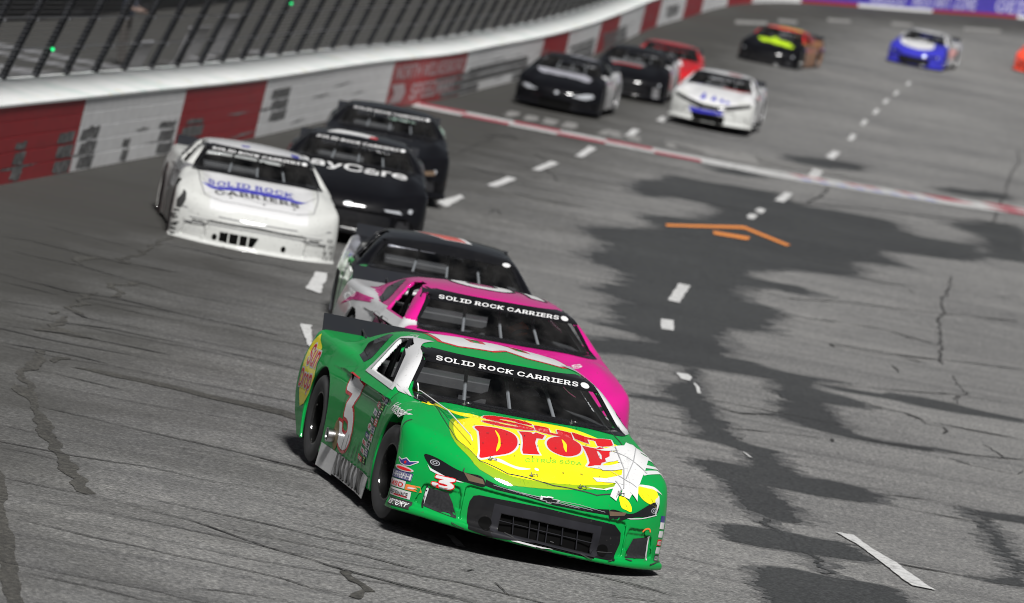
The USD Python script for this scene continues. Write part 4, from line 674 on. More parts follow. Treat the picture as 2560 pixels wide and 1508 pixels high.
# ---------------------------------------------------------------- body meshes, split into panels
BODIES = {}
def body_panels(h, tw):
    if (h, tw) in BODIES: return BODIES[(h, tw)]
    fld = twisted(car_sdf, tw)
    lo, hi = (-3.95, -1.09, 0.0), (1.22, 1.09, 1.30)
    if tw:   # the leaning front is not the same left and right: build the even car, then lean its points
        P, Q = surface_nets(car_sdf, lo, hi, h); P = settle(car_sdf, P)
        t = np.clip((P[:, 0] + .6) / 1.5, 0, 1); t = t * t * (3 - 2 * t); P[:, 2] += tw * .5 * (.97 - P[:, 1]) / .97 * t
    else:
        P, Q = surface_nets(car_sdf, lo, hi, h); P = settle(car_sdf, P)
    n = gradient(fld, P); n /= np.linalg.norm(n, axis=1, keepdims=True) + 1e-9
    c = P[Q].mean(1); cn = n[Q].mean(1); x, y, z = c.T; ay = np.abs(y)
    lab = np.full(len(Q), 'body', dtype='<U16')
    side = np.where(y > 0, 'left', 'right')
    lab[:] = np.where(x < -1.86, 'quarter', np.where(x < -.46, 'door', np.where(x < .42, 'fender', 'front_bumper')))
    lab = np.where(np.isin(lab, ['quarter', 'door', 'fender']), np.char.add(np.char.add(lab, '_'), side), lab)
    lab[(cn[:, 2] > .55) & (x > -.62) & (x < .93) & (ay < .60 + .06 * (x < .5)) & (z > .5)] = 'hood'
    lab[(cn[:, 2] > .7) & (x < -2.2) & (ay < .80)] = 'rear_deck'
    lab[(x < -3.45) & (cn[:, 2] < .7)] = 'rear_bumper'
    lab[(z > .905) & (greenhouse(x, y, z) < .012) & (x > -2.75)] = 'window_frame'
    lab[(z > 1.12) & (cn[:, 2] > .62) & (x > -2.5) & (x < -.88) & (ay < .68)] = 'roof'
    w_ = (np.abs(rect_hull(x, z, SIDE_WIN)) < .016) & (ay > .5) & (z > .88) & (np.abs(cn[:, 1]) < .75); lab[w_] = np.char.add('window_edge_', side[w_])
    lab[(inner_sdf(x, y, z) < .013) & (openings(x, y, z) > .004) | (inner_sdf(x, y, z) < .006)] = 'cabin'
    w_ = (well_sdf(x, y, z) < .012) & (ay < .955); lab[w_] = np.char.add(np.where(x[w_] > -1.3, 'well_f', 'well_r'), np.where(y[w_] > 0, 'l', 'r'))
    lab[(cn[:, 2] < -.75) & (z < .30)] = 'underbody'
    g, _s = duct_sdf(x, y, z - (tw * .5 * (.97 - y) / .97 if tw else 0)); lab[(g < .014) & (cn[:, 0] < 2) & (x > .8)] = 'duct'
    out = {}
    for k in np.unique(lab):
        f = Q[lab == k]; u, inv = np.unique(f, return_inverse=True)
        out[k] = (P[u], inv.reshape(f.shape), n[u])
    BODIES[(h, tw)] = out
    return out
# ---------------------------------------------------------------- shared materials
BLACKTRIM = paint('black_trim', (.007, .007, .008), .38, .5, .5); GLOSSB = paint('lamp_black', (.008, .008, .009), .12, 1, .15); CABIN = plain('cabin_grey', (.035, .036, .038), .6, vary=.2)
WELL = plain('well_black', (.010, .010, .010), .9); BAR = plain('cage_grey', (.20, .205, .21), .4, vary=.08); GLASS = glass('windscreen', dust=.025); DARKGLASS = glass('dark_window', (.06, .065, .07), .04)
BANNER = paint('banner_black', (.006, .006, .007), .3, .6, .3); LETW = paint('letter_white', (.54, .54, .54), .35, .5, .12); TYRE = plain('tyre_rubber', (.030, .030, .031), .62, vary=.35, scale=4); TREADM = plain('tyre_tread', (.03, .029, .028), .85, vary=.3, scale=9)
RIMB = paint('rim_black', (.010, .010, .010), .22, 1, .4); SPOILM = plain('spoiler_grey', (.011, .012, .015), .6, vary=.1, spec=.05); STEEL = plain('bare_steel', (.55, .55, .55), .28, 1.0); BRAKE = plain('brake_red', (.16, .025, .01), .5)
SEATM = plain('seat_black', (.02, .02, .021), .7); PANELG = plain('tin_grey', (.27, .275, .28), .4, .3); AMBER = paint('lamp_amber', (.11, .075, .05), .2, 1, .4); LENS = paint('lamp_lens', (.30, .31, .33), .15, 1, .2)
MESHM = plain('duct_mesh', (.022, .022, .024), .6, vary=.3, scale=60, spec=.15); DUCTB = plain('duct_black', (.003, .003, .003), .8, spec=.05); TAPEW = paint('tape_white', (.52, .52, .52), .45, .2, .3); SCRIB = plain('scribble_black', (.02, .02, .02), .8)
SUIT = plain('fire_suit', (.03, .03, .035), .85); HELM = paint('helmet_dark', (.16, .16, .18), .15, 1, .1); VISOR = paint('visor', (.01, .01, .012), .06, 1, 0); GLOVE = plain('glove_light', (.35, .35, .36), .7); HELMO = paint('helmet_orange', (.45, .10, .02), .15, 1, .1)
WHEEL_PARTS = {
    'tyre': lathe([(.205, -.118), (.235, -.132), (.28, -.138), (.315, -.132), (.336, -.112), (.341, -.06), (.342, 0), (.341, .06), (.336, .112), (.315, .132), (.28, .138), (.235, .132), (.205, .118)], 56),
    'rim': cat([lathe([(.206, -.118), (.196, -.118), (.188, -.05), (.18, .06)], 40), lathe([(.206, .118), (.196, .118), (.190, .095), (.186, -.0), (.165, -.035), (.15, -.02), (.095, -.002), (.055, .0), (.05, .03), (.03, .034), (.0, .034)], 40)]),
    'lug_nut': cat([trimesh.creation.cylinder(.014, .03, sections=6, transform=trimesh.transformations.translation_matrix([.075 * math.cos(a), .012, .075 * math.sin(a)]) @ trimesh.transformations.rotation_matrix(math.pi / 2, [1, 0, 0])) for a in np.arange(5) * 2 * math.pi / 5]),
    'brake_disc': lathe([(.0, -.06), (.155, -.06), (.155, -.075), (.0, -.075)], 28)}
def wheels(car, fine=True, steer=.07):
    for (x, y) in ((0, -.845), (0, .845), (-2.67, -.845), (-2.67, .845)):
        T_ = np.eye(4); s = 1 if y > 0 else -1
        if s < 0: T_ = trimesh.transformations.rotation_matrix(math.pi, [0, 0, 1])
        if x == 0: T_ = trimesh.transformations.rotation_matrix(steer, [0, 0, 1]) @ T_
        T_ = trimesh.transformations.translation_matrix([x, y * .985, .342]) @ T_
        def g(k): m = WHEEL_PARTS[k].copy(); m.apply_transform(T_); return m
        w = obj('wheel', g('tyre'), TYRE, car, smooth=40)
        obj('rim', g('rim'), RIMB, w, smooth=35)
        if fine: obj('lug_nuts', g('lug_nut'), STEEL, w, smooth=False); obj('brake_disc', g('brake_disc'), BRAKE, w)
LAMP = [(-.87, .487), (-.83, .50), (-.75, .49), (-.66, .472), (-.577, .465), (-.48, .45), (-.47, .41), (-.56, .40), (-.63, .40), (-.726, .405), (-.785, .418), (-.836, .45)]
BANDP = [(-.46, .452), (-.384, .428), (-.129, .41), (.129, .41), (.384, .428), (.46, .452), (.46, .41), (.3, .385), (.1, .378), (-.1, .378), (-.3, .385), (-.46, .41)]
PANELP = [(-.54, .33), (-.49, .345), (0, .347), (.49, .345), (.54, .33), (.56, .24), (.55, .12), (.5, .095), (-.5, .095), (-.55, .12), (-.56, .24)]
_w = [slab(t).bounds[2] for t in ('SOLID', 'SOLID ROCK', 'SOLID ROCK CARRIERS')]; SPLIT = [-.572 + 1.087 * (w + .1) / _w[2] for w in _w[:2]]
GLASSP = [(-.80, .872), (.80, .872), (.632, 1.160), (-.632, 1.160)]
def race_car(name, label, pose, roll, dz, col, h=.02, tw=0.0, group='stock cars racing', fine=True, cage=True, side_glass=True, banner=True, text=True, nose=True):
    """col: paints by panel name ('' for the rest)"""
    x, y, a = pose
    car = thing(name, label, 'race car', (x, y, float(gz(y)) + dz), a, roll, group, pitch=-math.atan(4.14e-4 * max(0, y - 60)) * (-math.sin(a)) * -1)
    prims = {}
    names = {'fender_left': 'fender', 'fender_right': 'fender', 'door_left': 'door', 'door_right': 'door', 'quarter_left': 'quarter_panel', 'quarter_right': 'quarter_panel', 'cabin': 'cabin_shell', 'duct': 'grille_duct', 'window_edge_left': 'window_edge', 'window_edge_right': 'window_edge', **{'well_' + q: 'wheel_well' for q in ('fl', 'fr', 'rl', 'rr')}}
    for k, m in body_panels(h, tw).items():
        mat = {'cabin': CABIN, **{'well_' + q: WELL for q in ('fl', 'fr', 'rl', 'rr')}, 'underbody': WELL, 'duct': DUCTB}.get(k) or col.get(k) or col.get(k.split('_')[0]) or col['']
        prims[k] = obj(names.get(k, k), m, mat, car)
    fo = twisted(outer_sdf, tw)
    wg = put('windshield', P_(GLASSP), 'front', fo, GLASS, car, 0, .08)
    obj('windshield_frame', lay(P_([(-.812, .860), (.812, .860), (.640, 1.168), (-.640, 1.168)]).difference(P_([(-.772, .886), (.772, .886), (.61, 1.145), (-.61, 1.145)]).buffer(.0)), 'front', fo, 1, .06), BANNER, wg)
    if banner: obj('sun_banner', lay(P_([(-.72, 1.088), (.70, 1.088), (.658, 1.152), (-.658, 1.152)]), 'front', fo, 2, .05), BANNER, wg)
    if text:
        tx = slab('SOLID ROCK CARRIERS')
        tx = place_text(tx, (-.572, 1.106), (.515, 1.104), (-.560, 1.135)); cut = [place_text(slab('SOLID ROCK CARRIERS'), (-.572, 1.106), (.515, 1.104), (-.560, 1.135)).bounds[0], -.20, .06, 1]
        cut[1], cut[2] = SPLIT
        for i in range(3): obj('banner_lettering', lay(unary_union([g for g in tx.geoms if cut[i] <= g.centroid.x < cut[i + 1]]), 'front', fo, 3, .04), LETW, wg)
        obj('banner_badge', lay(affinity.scale(Point(.575, 1.119).buffer(.02), 1.7, .85), 'front', fo, 3, .03), LETW, wg)
    if side_glass:
        for s in ('right', 'left'):
            obj('quarter_window', lay(P_(QUARTER_WIN).buffer(.012), s, fo, 0, .08), DARKGLASS, car)
    wheels(car, fine)
    sp = trimesh.creation.box(extents=(.008, 1.64, .145)); sp.apply_transform(trimesh.transformations.rotation_matrix(-.42, [0, 1, 0])); sp.apply_translation((-3.755, 0, .985))
    sp = obj('spoiler', sp, SPOILM, car, smooth=False)
    for yy in (-.5, 0, .5): obj('spoiler_brace', tube([(-3.74, yy, .98), (-3.48, yy, .925)], .008, 6), STEEL, sp)
    if cage:
        for s in (-1, 1):
            obj('cage_bar', tube([(-.60, .80 * s, .74), (-.70, .79 * s, .85), (-1.12, .59 * s, 1.115), (-1.75, .56 * s, 1.13), (-1.95, .60 * s, 1.06), (-2.02, .66 * s, .60), (-2.02, .68 * s, .3)], .022, 8), BAR, car, smooth=60)
            obj('cage_bar', tube([(-.72, .70 * s, .52), (-1.4, .74 * s, .60), (-2.0, .70 * s, .52)], .022, 8), BAR, car, smooth=60)
            obj('cage_bar', tube([(-2.02, .60 * s, .98), (-2.75, .5 * s, .60)], .020, 8), BAR, car, smooth=60)
        for yy in (-.27, .02, .30): obj('windshield_bar', tube([(-.66, yy * 1.25, .80), (-1.12, yy, 1.125)], .014, 6), BAR, car, smooth=60)
        obj('cage_bar', tube([(-1.14, -.58, 1.12), (-1.10, 0, 1.135), (-1.14, .58, 1.12)], .02, 8), BAR, car, smooth=60)
        obj('cage_bar', tube([(-2.0, -.62, .40), (-1.98, .56, 1.05)], .02, 8), BAR, car, smooth=60)
        obj('cage_bar', tube([(-2.0, -.66, .80), (-2.0, .66, .80)], .02, 8), BAR, car, smooth=60)
        obj('dashboard', trimesh.creation.box(extents=(.05, 1.36, .20), transform=trimesh.transformations.translation_matrix((-.86, 0, .66))), SEATM, car, smooth=False)
        obj('interior_panel', trimesh.creation.box(extents=(.55, .012, .26), transform=trimesh.transformations.translation_matrix((-1.55, -.18, .62)) @ trimesh.transformations.rotation_matrix(.3, [0, 0, 1])), PANELG, car, smooth=False)
        obj('interior_panel', trimesh.creation.box(extents=(.012, .62, .30), transform=trimesh.transformations.translation_matrix((-2.06, -.36, .66))), PANELG, car, smooth=False)
        seat = add([hull([((-1.75, yy, zz), .05) for yy in (.14, .54) for zz in (.35, .95)]), hull([((-1.35, yy, .33), .05) for yy in (.14, .54)] + [((-1.72, yy, .30), .05) for yy in (.14, .54)])] + [hull([((-1.72, yy, .98), .035), ((-1.52, yy, .98), .03), ((-1.72, yy, .80), .03)]) for yy in (.15, .53)])
        obj('seat', seat, SEATM, car, smooth=50)
        sw = lathe([(.158, -.012), (.170, -.016), (.182, -.012), (.186, 0), (.182, .012), (.170, .016), (.158, .012), (.154, 0), (.158, -.012)], 28); sw = cat([sw] + [tube([(0, 0, 0), (.16 * math.cos(t), 0, .16 * math.sin(t))], .010, 6) for t in (.3, 2.84, 4.71)])
        sw.apply_transform(trimesh.transformations.rotation_matrix(math.pi / 2 - .0, [0, 0, 1])); sw.apply_transform(trimesh.transformations.rotation_matrix(-.35, [0, 1, 0])); sw.apply_translation((-1.16, .34, .77))
        obj('steering_wheel', sw, SEATM, car, smooth=50)
    if nose:
        for q in (LAMP, mirror(LAMP)):
            l = put('headlight', P_(q), 'front', fo, GLOSSB, car, 0, .04)
            if l: 
                p = P_(q); x0, y0, x1, y1 = p.bounds; s = -1 if x0 < 0 else 1; ex = x0 if s < 0 else x1
                obj('lamp_lens', lay(Point(ex - s * .075, .452).buffer(.03), 'front', fo, 1, .03), LENS, l)
    return car, prims, fo
def driver(car_pose, dz, roll, helm, label):
    x, y, a = car_pose
    t = thing('person', label, 'person', (x, y, float(gz(y)) + dz), a, roll)
    c = .34
    torso = add([hull([((-1.62, c - .10, .42), .11), ((-1.62, c + .10, .42), .11), ((-1.60, c - .17, .80), .075), ((-1.60, c + .17, .80), .075)]), hull([((-1.61, c, .84), .06), ((-1.60, c, .90), .055)])]
        + [chain([((-1.60, c + s * .20, .80), .068), ((-1.42, c + s * .29, .62), .052), ((-1.20, c + s * .17, .72), .042)]) for s in (-1, 1)]
        + [chain([((-1.58, c + s * .10, .38), .085), ((-1.12, c + s * .13, .50), .065), ((-.86, c + s * .12, .36), .05)]) for s in (-1, 1)])
    obj('fire_suit', torso, SUIT, t, smooth=60)
    hm = hull([((-1.58, c, .985), .128), ((-1.555, c, .95), .118), ((-1.50, c, .925), .075)]); hm = obj('helmet', hm, helm, t, smooth=60)
    obj('visor', hull([((-1.53, c - .055, .985), .085), ((-1.53, c + .055, .985), .085)]), VISOR, hm, smooth=60)
    for s in (-1, 1):   # a gloved hand closed on the rim: palm, four fingers round it, thumb
        hx, hy, hz = -1.17, c + s * .165, .745
        fs = [chain([((hx - .015, hy - s * .012, hz + .03 - .02 * k), .0105), ((hx + .018, hy - s * .004, hz + .033 - .02 * k), .0095), ((hx + .03, hy + s * .016, hz + .031 - .02 * k), .0088)]) for k in range(4)]
        obj('glove', add([hull([((hx - .03, hy, hz + .028), .02), ((hx - .03, hy, hz - .028), .02), ((hx - .055, hy + s * .01, hz - .01), .026)])] + fs + [chain([((hx - .03, hy - s * .012, hz + .03), .013), ((hx + .0, hy - s * .03, hz + .05), .011)])]), GLOVE, t, smooth=60)
    return t


# ---------------------------------------------------------------- the leading green car
T3 = .105
GREEN = paint('wrap_green', (.001, .25, .045), .30, .6, .38); WHITEP = paint('wrap_white', (.50, .50, .505), .30, .9, .35); YELLOW = paint('wrap_yellow', (.80, .70, .010), .32, .8, .55); OLIVE = paint('wrap_olive', (.22, .34, .010), .32, .8, .4)
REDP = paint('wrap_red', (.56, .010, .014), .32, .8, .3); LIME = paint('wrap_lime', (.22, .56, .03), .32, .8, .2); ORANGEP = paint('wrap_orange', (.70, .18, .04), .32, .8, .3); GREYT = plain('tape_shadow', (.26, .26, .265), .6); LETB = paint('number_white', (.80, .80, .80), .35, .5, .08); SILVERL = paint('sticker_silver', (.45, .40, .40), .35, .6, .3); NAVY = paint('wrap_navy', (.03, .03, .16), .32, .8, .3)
GPOSE, GROLL, GDZ = (.277, 34.066, -1.3225), -.0179, .003
car, pr, fo = race_car('race_car', 'leading green race car with yellow and red hood logo, white tape and number 3', GPOSE, GROLL, GDZ, {'': GREEN, 'window_edge_left': WHITEP, 'window_edge_right': WHITEP}, .0125, T3, fine=True, nose=False)
hood = pr['hood']
oval = [(0.3, -0.626), (0.058, -0.53), (-0.085, -0.376), (-0.18, -0.16), (-0.224, 0.02), (-0.273, 0.289), (-0.276, 0.464), (-0.165, 0.583), (0.044, 0.675), (0.157, 0.721), (0.28, 0.725), (0.428, 0.666), (0.645, 0.551), (0.766, 0.469), (0.847, 0.341), (0.916, 0.134), (0.946, -0.064), (0.951, -0.203), (0.934, -0.337), (0.881, -0.455), (0.838, -0.519), (0.789, -0.554), (0.668, -0.633), (0.513, -0.655)]
letter_d = [(0.189, -0.436), (0.179, -0.33), (0.192, -0.245), (0.241, -0.185), (0.325, -0.167), (0.461, -0.183), (0.598, -0.229), (0.696, -0.29), (0.758, -0.37), (0.806, -0.523), (0.772, -0.514), (0.324, -0.441)]
letter_d_counter = [(0.246, -0.306), (0.334, -0.299), (0.496, -0.317), (0.643, -0.351), (0.708, -0.383), (0.543, -0.343), (0.397, -0.318)]
letter_r = [(0.161, -0.113), (0.116, -0.008), (0.178, -0.014), (0.09, 0.029), (0.123, 0.089), (0.235, 0.049), (0.251, 0.001), (0.373, -0.035), (0.537, -0.052), (0.605, -0.047), (0.659, -0.179), (0.592, -0.175), (0.435, -0.138), (0.263, -0.11)]
letter_o = [(0.276, 0.074), (0.159, 0.126), (0.062, 0.21), (0.027, 0.29), (0.072, 0.343), (0.203, 0.349), (0.371, 0.296), (0.475, 0.22), (0.518, 0.14), (0.484, 0.076), (0.39, 0.055)]
letter_o_counter = [(0.121, 0.222), (0.185, 0.232), (0.319, 0.215), (0.419, 0.187), (0.352, 0.186), (0.239, 0.203)]
letter_p = [(0.135, 0.37), (0.068, 0.5), (0.017, 0.534), (0.062, 0.572), (0.132, 0.596), (0.218, 0.604), (0.291, 0.558), (0.355, 0.501), (0.411, 0.462), (0.493, 0.433), (0.599, 0.311), (0.518, 0.344), (0.417, 0.358), (0.262, 0.369)]
letter_p_counter = [(0.143, 0.492), (0.209, 0.497), (0.312, 0.478), (0.247, 0.481)]
citrus = [(0.791, -0.189), (0.609, 0.269), (0.725, -0.175), (0.524, 0.289)]
swoosh = [(0.813, -0.439), (0.808, -0.395), (0.838, -0.331), (0.865, -0.213), (0.861, -0.158), (0.887, -0.215), (0.878, -0.301), (0.848, -0.383)]
tape_a = [(0.024, 0.705), (-0.091, 0.802), (0.042, 0.837), (0.023, 0.905), (0.379, 0.795), (0.638, 0.701), (0.834, 0.59), (0.848, 0.526), (0.726, 0.557), (0.744, 0.499), (0.815, 0.342), (0.773, 0.318), (0.715, 0.432), (0.562, 0.581), (0.397, 0.624), (0.571, 0.43), (0.613, 0.327), (0.541, 0.377), (0.313, 0.641), (0.266, 0.651), (0.363, 0.507), (0.284, 0.515), (0.218, 0.565), (0.137, 0.582), (0.12, 0.654), (0.095, 0.485), (0.032, 0.613)]
tape_b = [(0.744, 0.499), (0.733, 0.569), (0.902, 0.48), (0.898, 0.432)]
stripe4 = [(0.658, 0.669), (0.562, 0.829), (0.54, 0.91), (0.598, 0.814), (0.692, 0.664)]
stripe5 = [(0.899, 0.259), (0.863, 0.389), (0.784, 0.492), (0.802, 0.489), (0.864, 0.408), (0.894, 0.313)]
drip_a = [(0.702, 0.662), (0.624, 0.77), (0.58, 0.858), (0.605, 0.876), (0.676, 0.824), (0.731, 0.752), (0.744, 0.686)]
drip_b = [(0.868, 0.51), (0.847, 0.601), (0.853, 0.619), (0.89, 0.564), (0.898, 0.521)]
swipe = [(-0.115, -0.789), (-0.209, -0.606), (-0.177, -0.413), (-0.088, -0.313), (-0.039, -0.385), (-0.129, -0.564), (-0.006, -0.749)]
lamp_r = [(-0.866, 0.579), (-0.83, 0.581), (-0.748, 0.561), (-0.662, 0.533), (-0.577, 0.527), (-0.486, 0.511), (-0.471, 0.473), (-0.557, 0.462), (-0.63, 0.465), (-0.726, 0.472), (-0.785, 0.483), (-0.834, 0.519)]
lamp_r_line = [(-0.862, 0.543), (-0.821, 0.5), (-0.726, 0.472), (-0.63, 0.463), (-0.581, 0.46), (-0.64, 0.45), (-0.735, 0.453), (-0.824, 0.478)]
lamp_r_amber = [(-0.62, 0.526), (-0.495, 0.509), (-0.478, 0.477), (-0.583, 0.477)]
lamp_l = [(0.879, 0.514), (0.878, 0.477), (0.834, 0.446), (0.72, 0.432), (0.614, 0.42), (0.434, 0.415), (0.43, 0.442), (0.578, 0.449), (0.711, 0.486)]
lamp_l_line = [(0.552, 0.417), (0.72, 0.429), (0.869, 0.457), (0.865, 0.443), (0.723, 0.416), (0.616, 0.408)]
lamp_l_amber = [(0.433, 0.45), (0.577, 0.454), (0.562, 0.432), (0.443, 0.419)]
band = [(-0.476, 0.513), (-0.384, 0.489), (-0.129, 0.467), (0.081, 0.451), (0.294, 0.451), (0.434, 0.462), (0.432, 0.423), (0.225, 0.426), (0.014, 0.431), (-0.194, 0.453), (-0.393, 0.459), (-0.471, 0.47)]
emblem = [(-0.086, 0.477), (-0.043, 0.477), (-0.035, 0.483), (0.005, 0.482), (0.001, 0.471), (0.054, 0.47), (0.04, 0.444), (-0.004, 0.445), (-0.007, 0.435), (-0.046, 0.438), (-0.046, 0.447), (-0.09, 0.45)]
panel = [(-0.533, 0.385), (-0.496, 0.398), (-0.287, 0.402), (-0.032, 0.4), (0.403, 0.371), (0.502, 0.361), (0.563, 0.309), (0.57, 0.234), (0.536, 0.115), (0.276, 0.131), (-0.079, 0.156), (-0.403, 0.137), (-0.542, 0.159), (-0.555, 0.292), (-0.552, 0.342)]
opening = [(-0.336, 0.309), (-0.118, 0.306), (0.345, 0.285), (0.341, 0.138), (0.01, 0.16), (-0.34, 0.179)]
dividers = [(-0.246, 0.311), (-0.23, 0.178), (-0.127, 0.309), (-0.115, 0.171), (0.114, 0.296), (0.126, 0.169), (0.226, 0.289), (0.238, 0.154), (-0.058, 0.308), (-0.05, 0.166), (0.003, 0.306), (0.01, 0.16)]
duct_r = [(-0.819, 0.368), (-0.687, 0.369), (-0.646, 0.301), (-0.606, 0.195), (-0.829, 0.224)]
duct_l = [(0.674, 0.283), (0.817, 0.3), (0.832, 0.135), (0.612, 0.137)]
stack = [(-0.828, 0.813), (-0.517, 0.817), (-0.61, 0.26), (-1.017, 0.263)]
skirt = [(-2.546, 0.169), (-2.088, 0.155), (-0.456, 0.213), (-7.031, -0.702)]
exhaust = [(-1.907, 0.328), (-2.052, 0.291), (-1.842, 0.244)]
oval = smooth_poly(oval)
put('hood_logo', oval.union(affinity.translate(oval.buffer(.022), .016, -.012)), 'top', fo, OLIVE, hood, 0, .035); put('hood_logo', oval, 'top', fo, YELLOW, hood, 1, .035)
D_ = smooth_poly(letter_d, 120).union(P_(letter_d)).difference(smooth_poly(letter_d_counter, 50)); Rr = P_(letter_r).buffer(.006).buffer(-.006); O_ = smooth_poly(letter_o, 80).difference(smooth_poly(letter_o_counter, 40)); Pp = P_(letter_p).difference(P_(letter_p_counter).buffer(.008))
sun_l = [place_text(glyphs('S').buffer(.05), (.118, -.37), (.10, .03), (-.185, -.33)), place_text(glyphs('u').buffer(.06), (.07, .035), (.045, .325), (-.125, .06)), place_text(glyphs('n').buffer(.06), (.0, .345), (.012, .635), (-.185, .36))]
word = unary_union([D_, Rr, O_, Pp]); sunw = unary_union(sun_l)
put('letter_outline', word.buffer(.015).union(sunw.buffer(.008)), 'top', fo, LETW, hood, 2, .03)
for g in sun_l: put('logo_letter', g, 'top', fo, REDP, hood, 3, .03)
for g in (D_, Rr, O_, Pp): put('logo_letter', g, 'top', fo, REDP, hood, 3, .03)
for g in (letter_d_counter, letter_o_counter): put('letter_counter', smooth_poly(g, 40).buffer(.0), 'top', fo, YELLOW, hood, 3, .03)
put('small_lettering', place_text(slab('CITRUS SODA'), citrus[0], citrus[1], citrus[2]), 'top', fo, LIME, hood, 3, .03)
put('swoosh', smooth_poly(swoosh, 50).union(Point(.852, -.112).buffer(.016)), 'top', fo, LETW, hood, 2, .03)
put('side_stripe', P_(swipe), 'top', fo, YELLOW, hood, 0, .03)
for q in (drip_a, drip_b): put('paint_drip', smooth_poly(q, 40), 'top', fo, YELLOW, pr['front_bumper'], 1, .03)
put('paint_drip', affinity.scale(smooth_poly(drip_a, 40), .55, .2, origin=(.59, .88)), 'top', fo, LETW, pr['front_bumper'], 2, .03)
stripes = [[(.017, .72), (-.10, .86), (-.07, .965), (-.02, .86), (.089, .74)], [(.17, .76), (-.03, .915), (.03, .968), (.122, .847)], [(.238, .84), (.16, .93), (.17, .975), (.205, .935), (.316, .813)], [(.413, .765), (.23, .93), (.25, .98), (.285, .935), (.466, .772)], stripe4]
for q in stripes: put('white_streak', P_(q), 'top', fo, LETW, pr['fender_left'], 1, .03)
put('white_streak', P_(stripe5), 'top', fo, LETW, hood, 2, .03)
put('tape_strip', P_(tape_b), 'top', fo, TAPEW, hood, 6, .03)
put('tape_strip', P_(tape_a), 'top', fo, TAPEW, hood, 5, .03)
for q in ([(.10, .70), (.78, .60), (.80, .66), (.12, .77)], [(.33, .66), (.55, .40), (.59, .43), (.38, .71)], [(-.06, .74), (.33, .60), (.36, .68), (-.02, .82)]): put('tape_strip', P_(q), 'top', fo, TAPEW, hood, 7, .03)
for ln in ([(.05, .64), (.45, .62), (.78, .55)], [(.0, .80), (.3, .72), (.62, .60)], [(.12, .60), (.30, .72), (.42, .80)], [(.55, .50), (.66, .60), (.70, .66)], [(.72, .50), (.80, .53), (.88, .48)]): put('tape_crease', LineString(ln).buffer(.0035), 'top', fo, GREYT, hood, 9, .03)
seam = LineString([(-.52, -.70), (.2, -.70), (.62, -.66), (.84, -.52), (.93, -.33), (.955, 0), (.93, .33), (.84, .52), (.62, .66), (.2, .70), (-.52, .70)])
put('hood_seam', seam.buffer(.0035), 'top', fo, SCRIB, hood, 1, .04)
for (x, y) in ((.83, -.45), (.92, -.16), (.92, .20), (.85, .50), (-.42, -.40), (-.46, .42)):
    zz = float(cast(fo, np.array([[x, y, 1.4]]), np.array([[0, 0, -1.0]]))[0][0, 2])
    b = cat([trimesh.creation.cylinder(.018, .008, sections=14, transform=trimesh.transformations.translation_matrix((x, y, zz + .004))), tube([(x + .02 * math.cos(t), y + .03 + .02 * math.sin(t), zz + .014) for t in np.linspace(0, 6.28, 12)], .003, 5), tube([(x, y, zz), (x, y, zz + .028)], .004, 6)])
    obj('hood_pin', b, STEEL, hood, smooth=40)
obj('hood_tether', tube([(-.47, -.74, .905), (-.45, -.72, .90), (.2, -.66, .865), (.66, -.575, .765), (.70, -.565, .735)], .0045, 6), LETW, car, smooth=60)
obj('tether_clip', hull([((-.47, -.74, .90), .010), ((-.49, -.75, .95), .006)]), STEEL, car, smooth=60)
# nose
nb = pr['front_bumper']
for q, ln, am in ((lamp_r, lamp_r_line, lamp_r_amber), (lamp_l, lamp_l_line, lamp_l_amber)):
    l = put('headlight', smooth_poly(q, 60), 'front', fo, GLOSSB, car, 1, .03)
    put('lamp_trim', P_(ln).buffer(-.0035), 'front', fo, LETW, l, 2, .03); put('lamp_indicator', P_(am), 'front', fo, AMBER, l, 2, .03)
for c, z in ((-.80, .540), (.832, .478)):
    e = Point(c, z).buffer(.030); put('lamp_ring', affinity.scale(e, 1, .62).difference(affinity.scale(Point(c, z).buffer(.024), 1, .62)), 'front', fo, LENS, nb, 2, .02); put('lamp_ring', affinity.scale(Point(c, z).buffer(.015), 1, .62).difference(affinity.scale(Point(c, z).buffer(.009), 1, .62)), 'front', fo, LENS, nb, 2, .02)
put('upper_grille', P_(band), 'front', fo, BLACKTRIM, car, 0, .03)
for k in range(3): put('scratch', LineString([(-.42 + .1 * k, .487 - .008 * k), (-.1 + .15 * k, .455 + .004 * k), (.2 + .1 * k, .44)]).buffer(.0012), 'front', fo, LENS, nb, 2, .03)
em = P_(emblem); put('emblem', em, 'front', fo, STEEL, car, 2, .02); put('emblem', affinity.scale(em, .78, .62), 'front', fo, BLACKTRIM, car, 3, .02)
pan = P_(panel).buffer(-.01).buffer(.01); op = P_(opening)
put('lower_grille', pan.difference(op.buffer(-.004)), 'front', fo, BLACKTRIM, car, 0, .03)
TAPEB = plain('tape_black', (.014, .014, .017), .55, vary=.2, spec=.12)
ring = op.buffer(.055, join_style=2).intersection(pan).difference(op); put('grille_tape', ring, 'front', fo, TAPEB, car, 1, .03)
for i in range(0, 12, 2):
    a, b = dividers[i], dividers[i + 1]
    xa = .985 - .47 * (abs(a[0]) / .97) ** 2.6
    obj('grille_bar', tube([(xa + .03, a[0], a[1]), (xa + .045, b[0], b[1])], .005, 6), TAPEB, car, smooth=60)
obj('grille_bar', tube([(1.0, -.34, .255), (1.015, 0, .235), (1.0, .345, .215)], .004, 6), TAPEB, car, smooth=60)
for c, z, rx, rz in ((-.427, .218, .045, .046), (.437, .174, .045, .042)):
    put('brake_duct', affinity.scale(Point(c, z).buffer(1), rx, rz), 'front', fo, DUCTB, car, 2, .03)
put('grille_scuff', P_([(-.25, .142), (-.05, .128), (.06, .136), (-.06, .140), (-.2, .150)]), 'front', fo, LETW, nb, 3, .03)
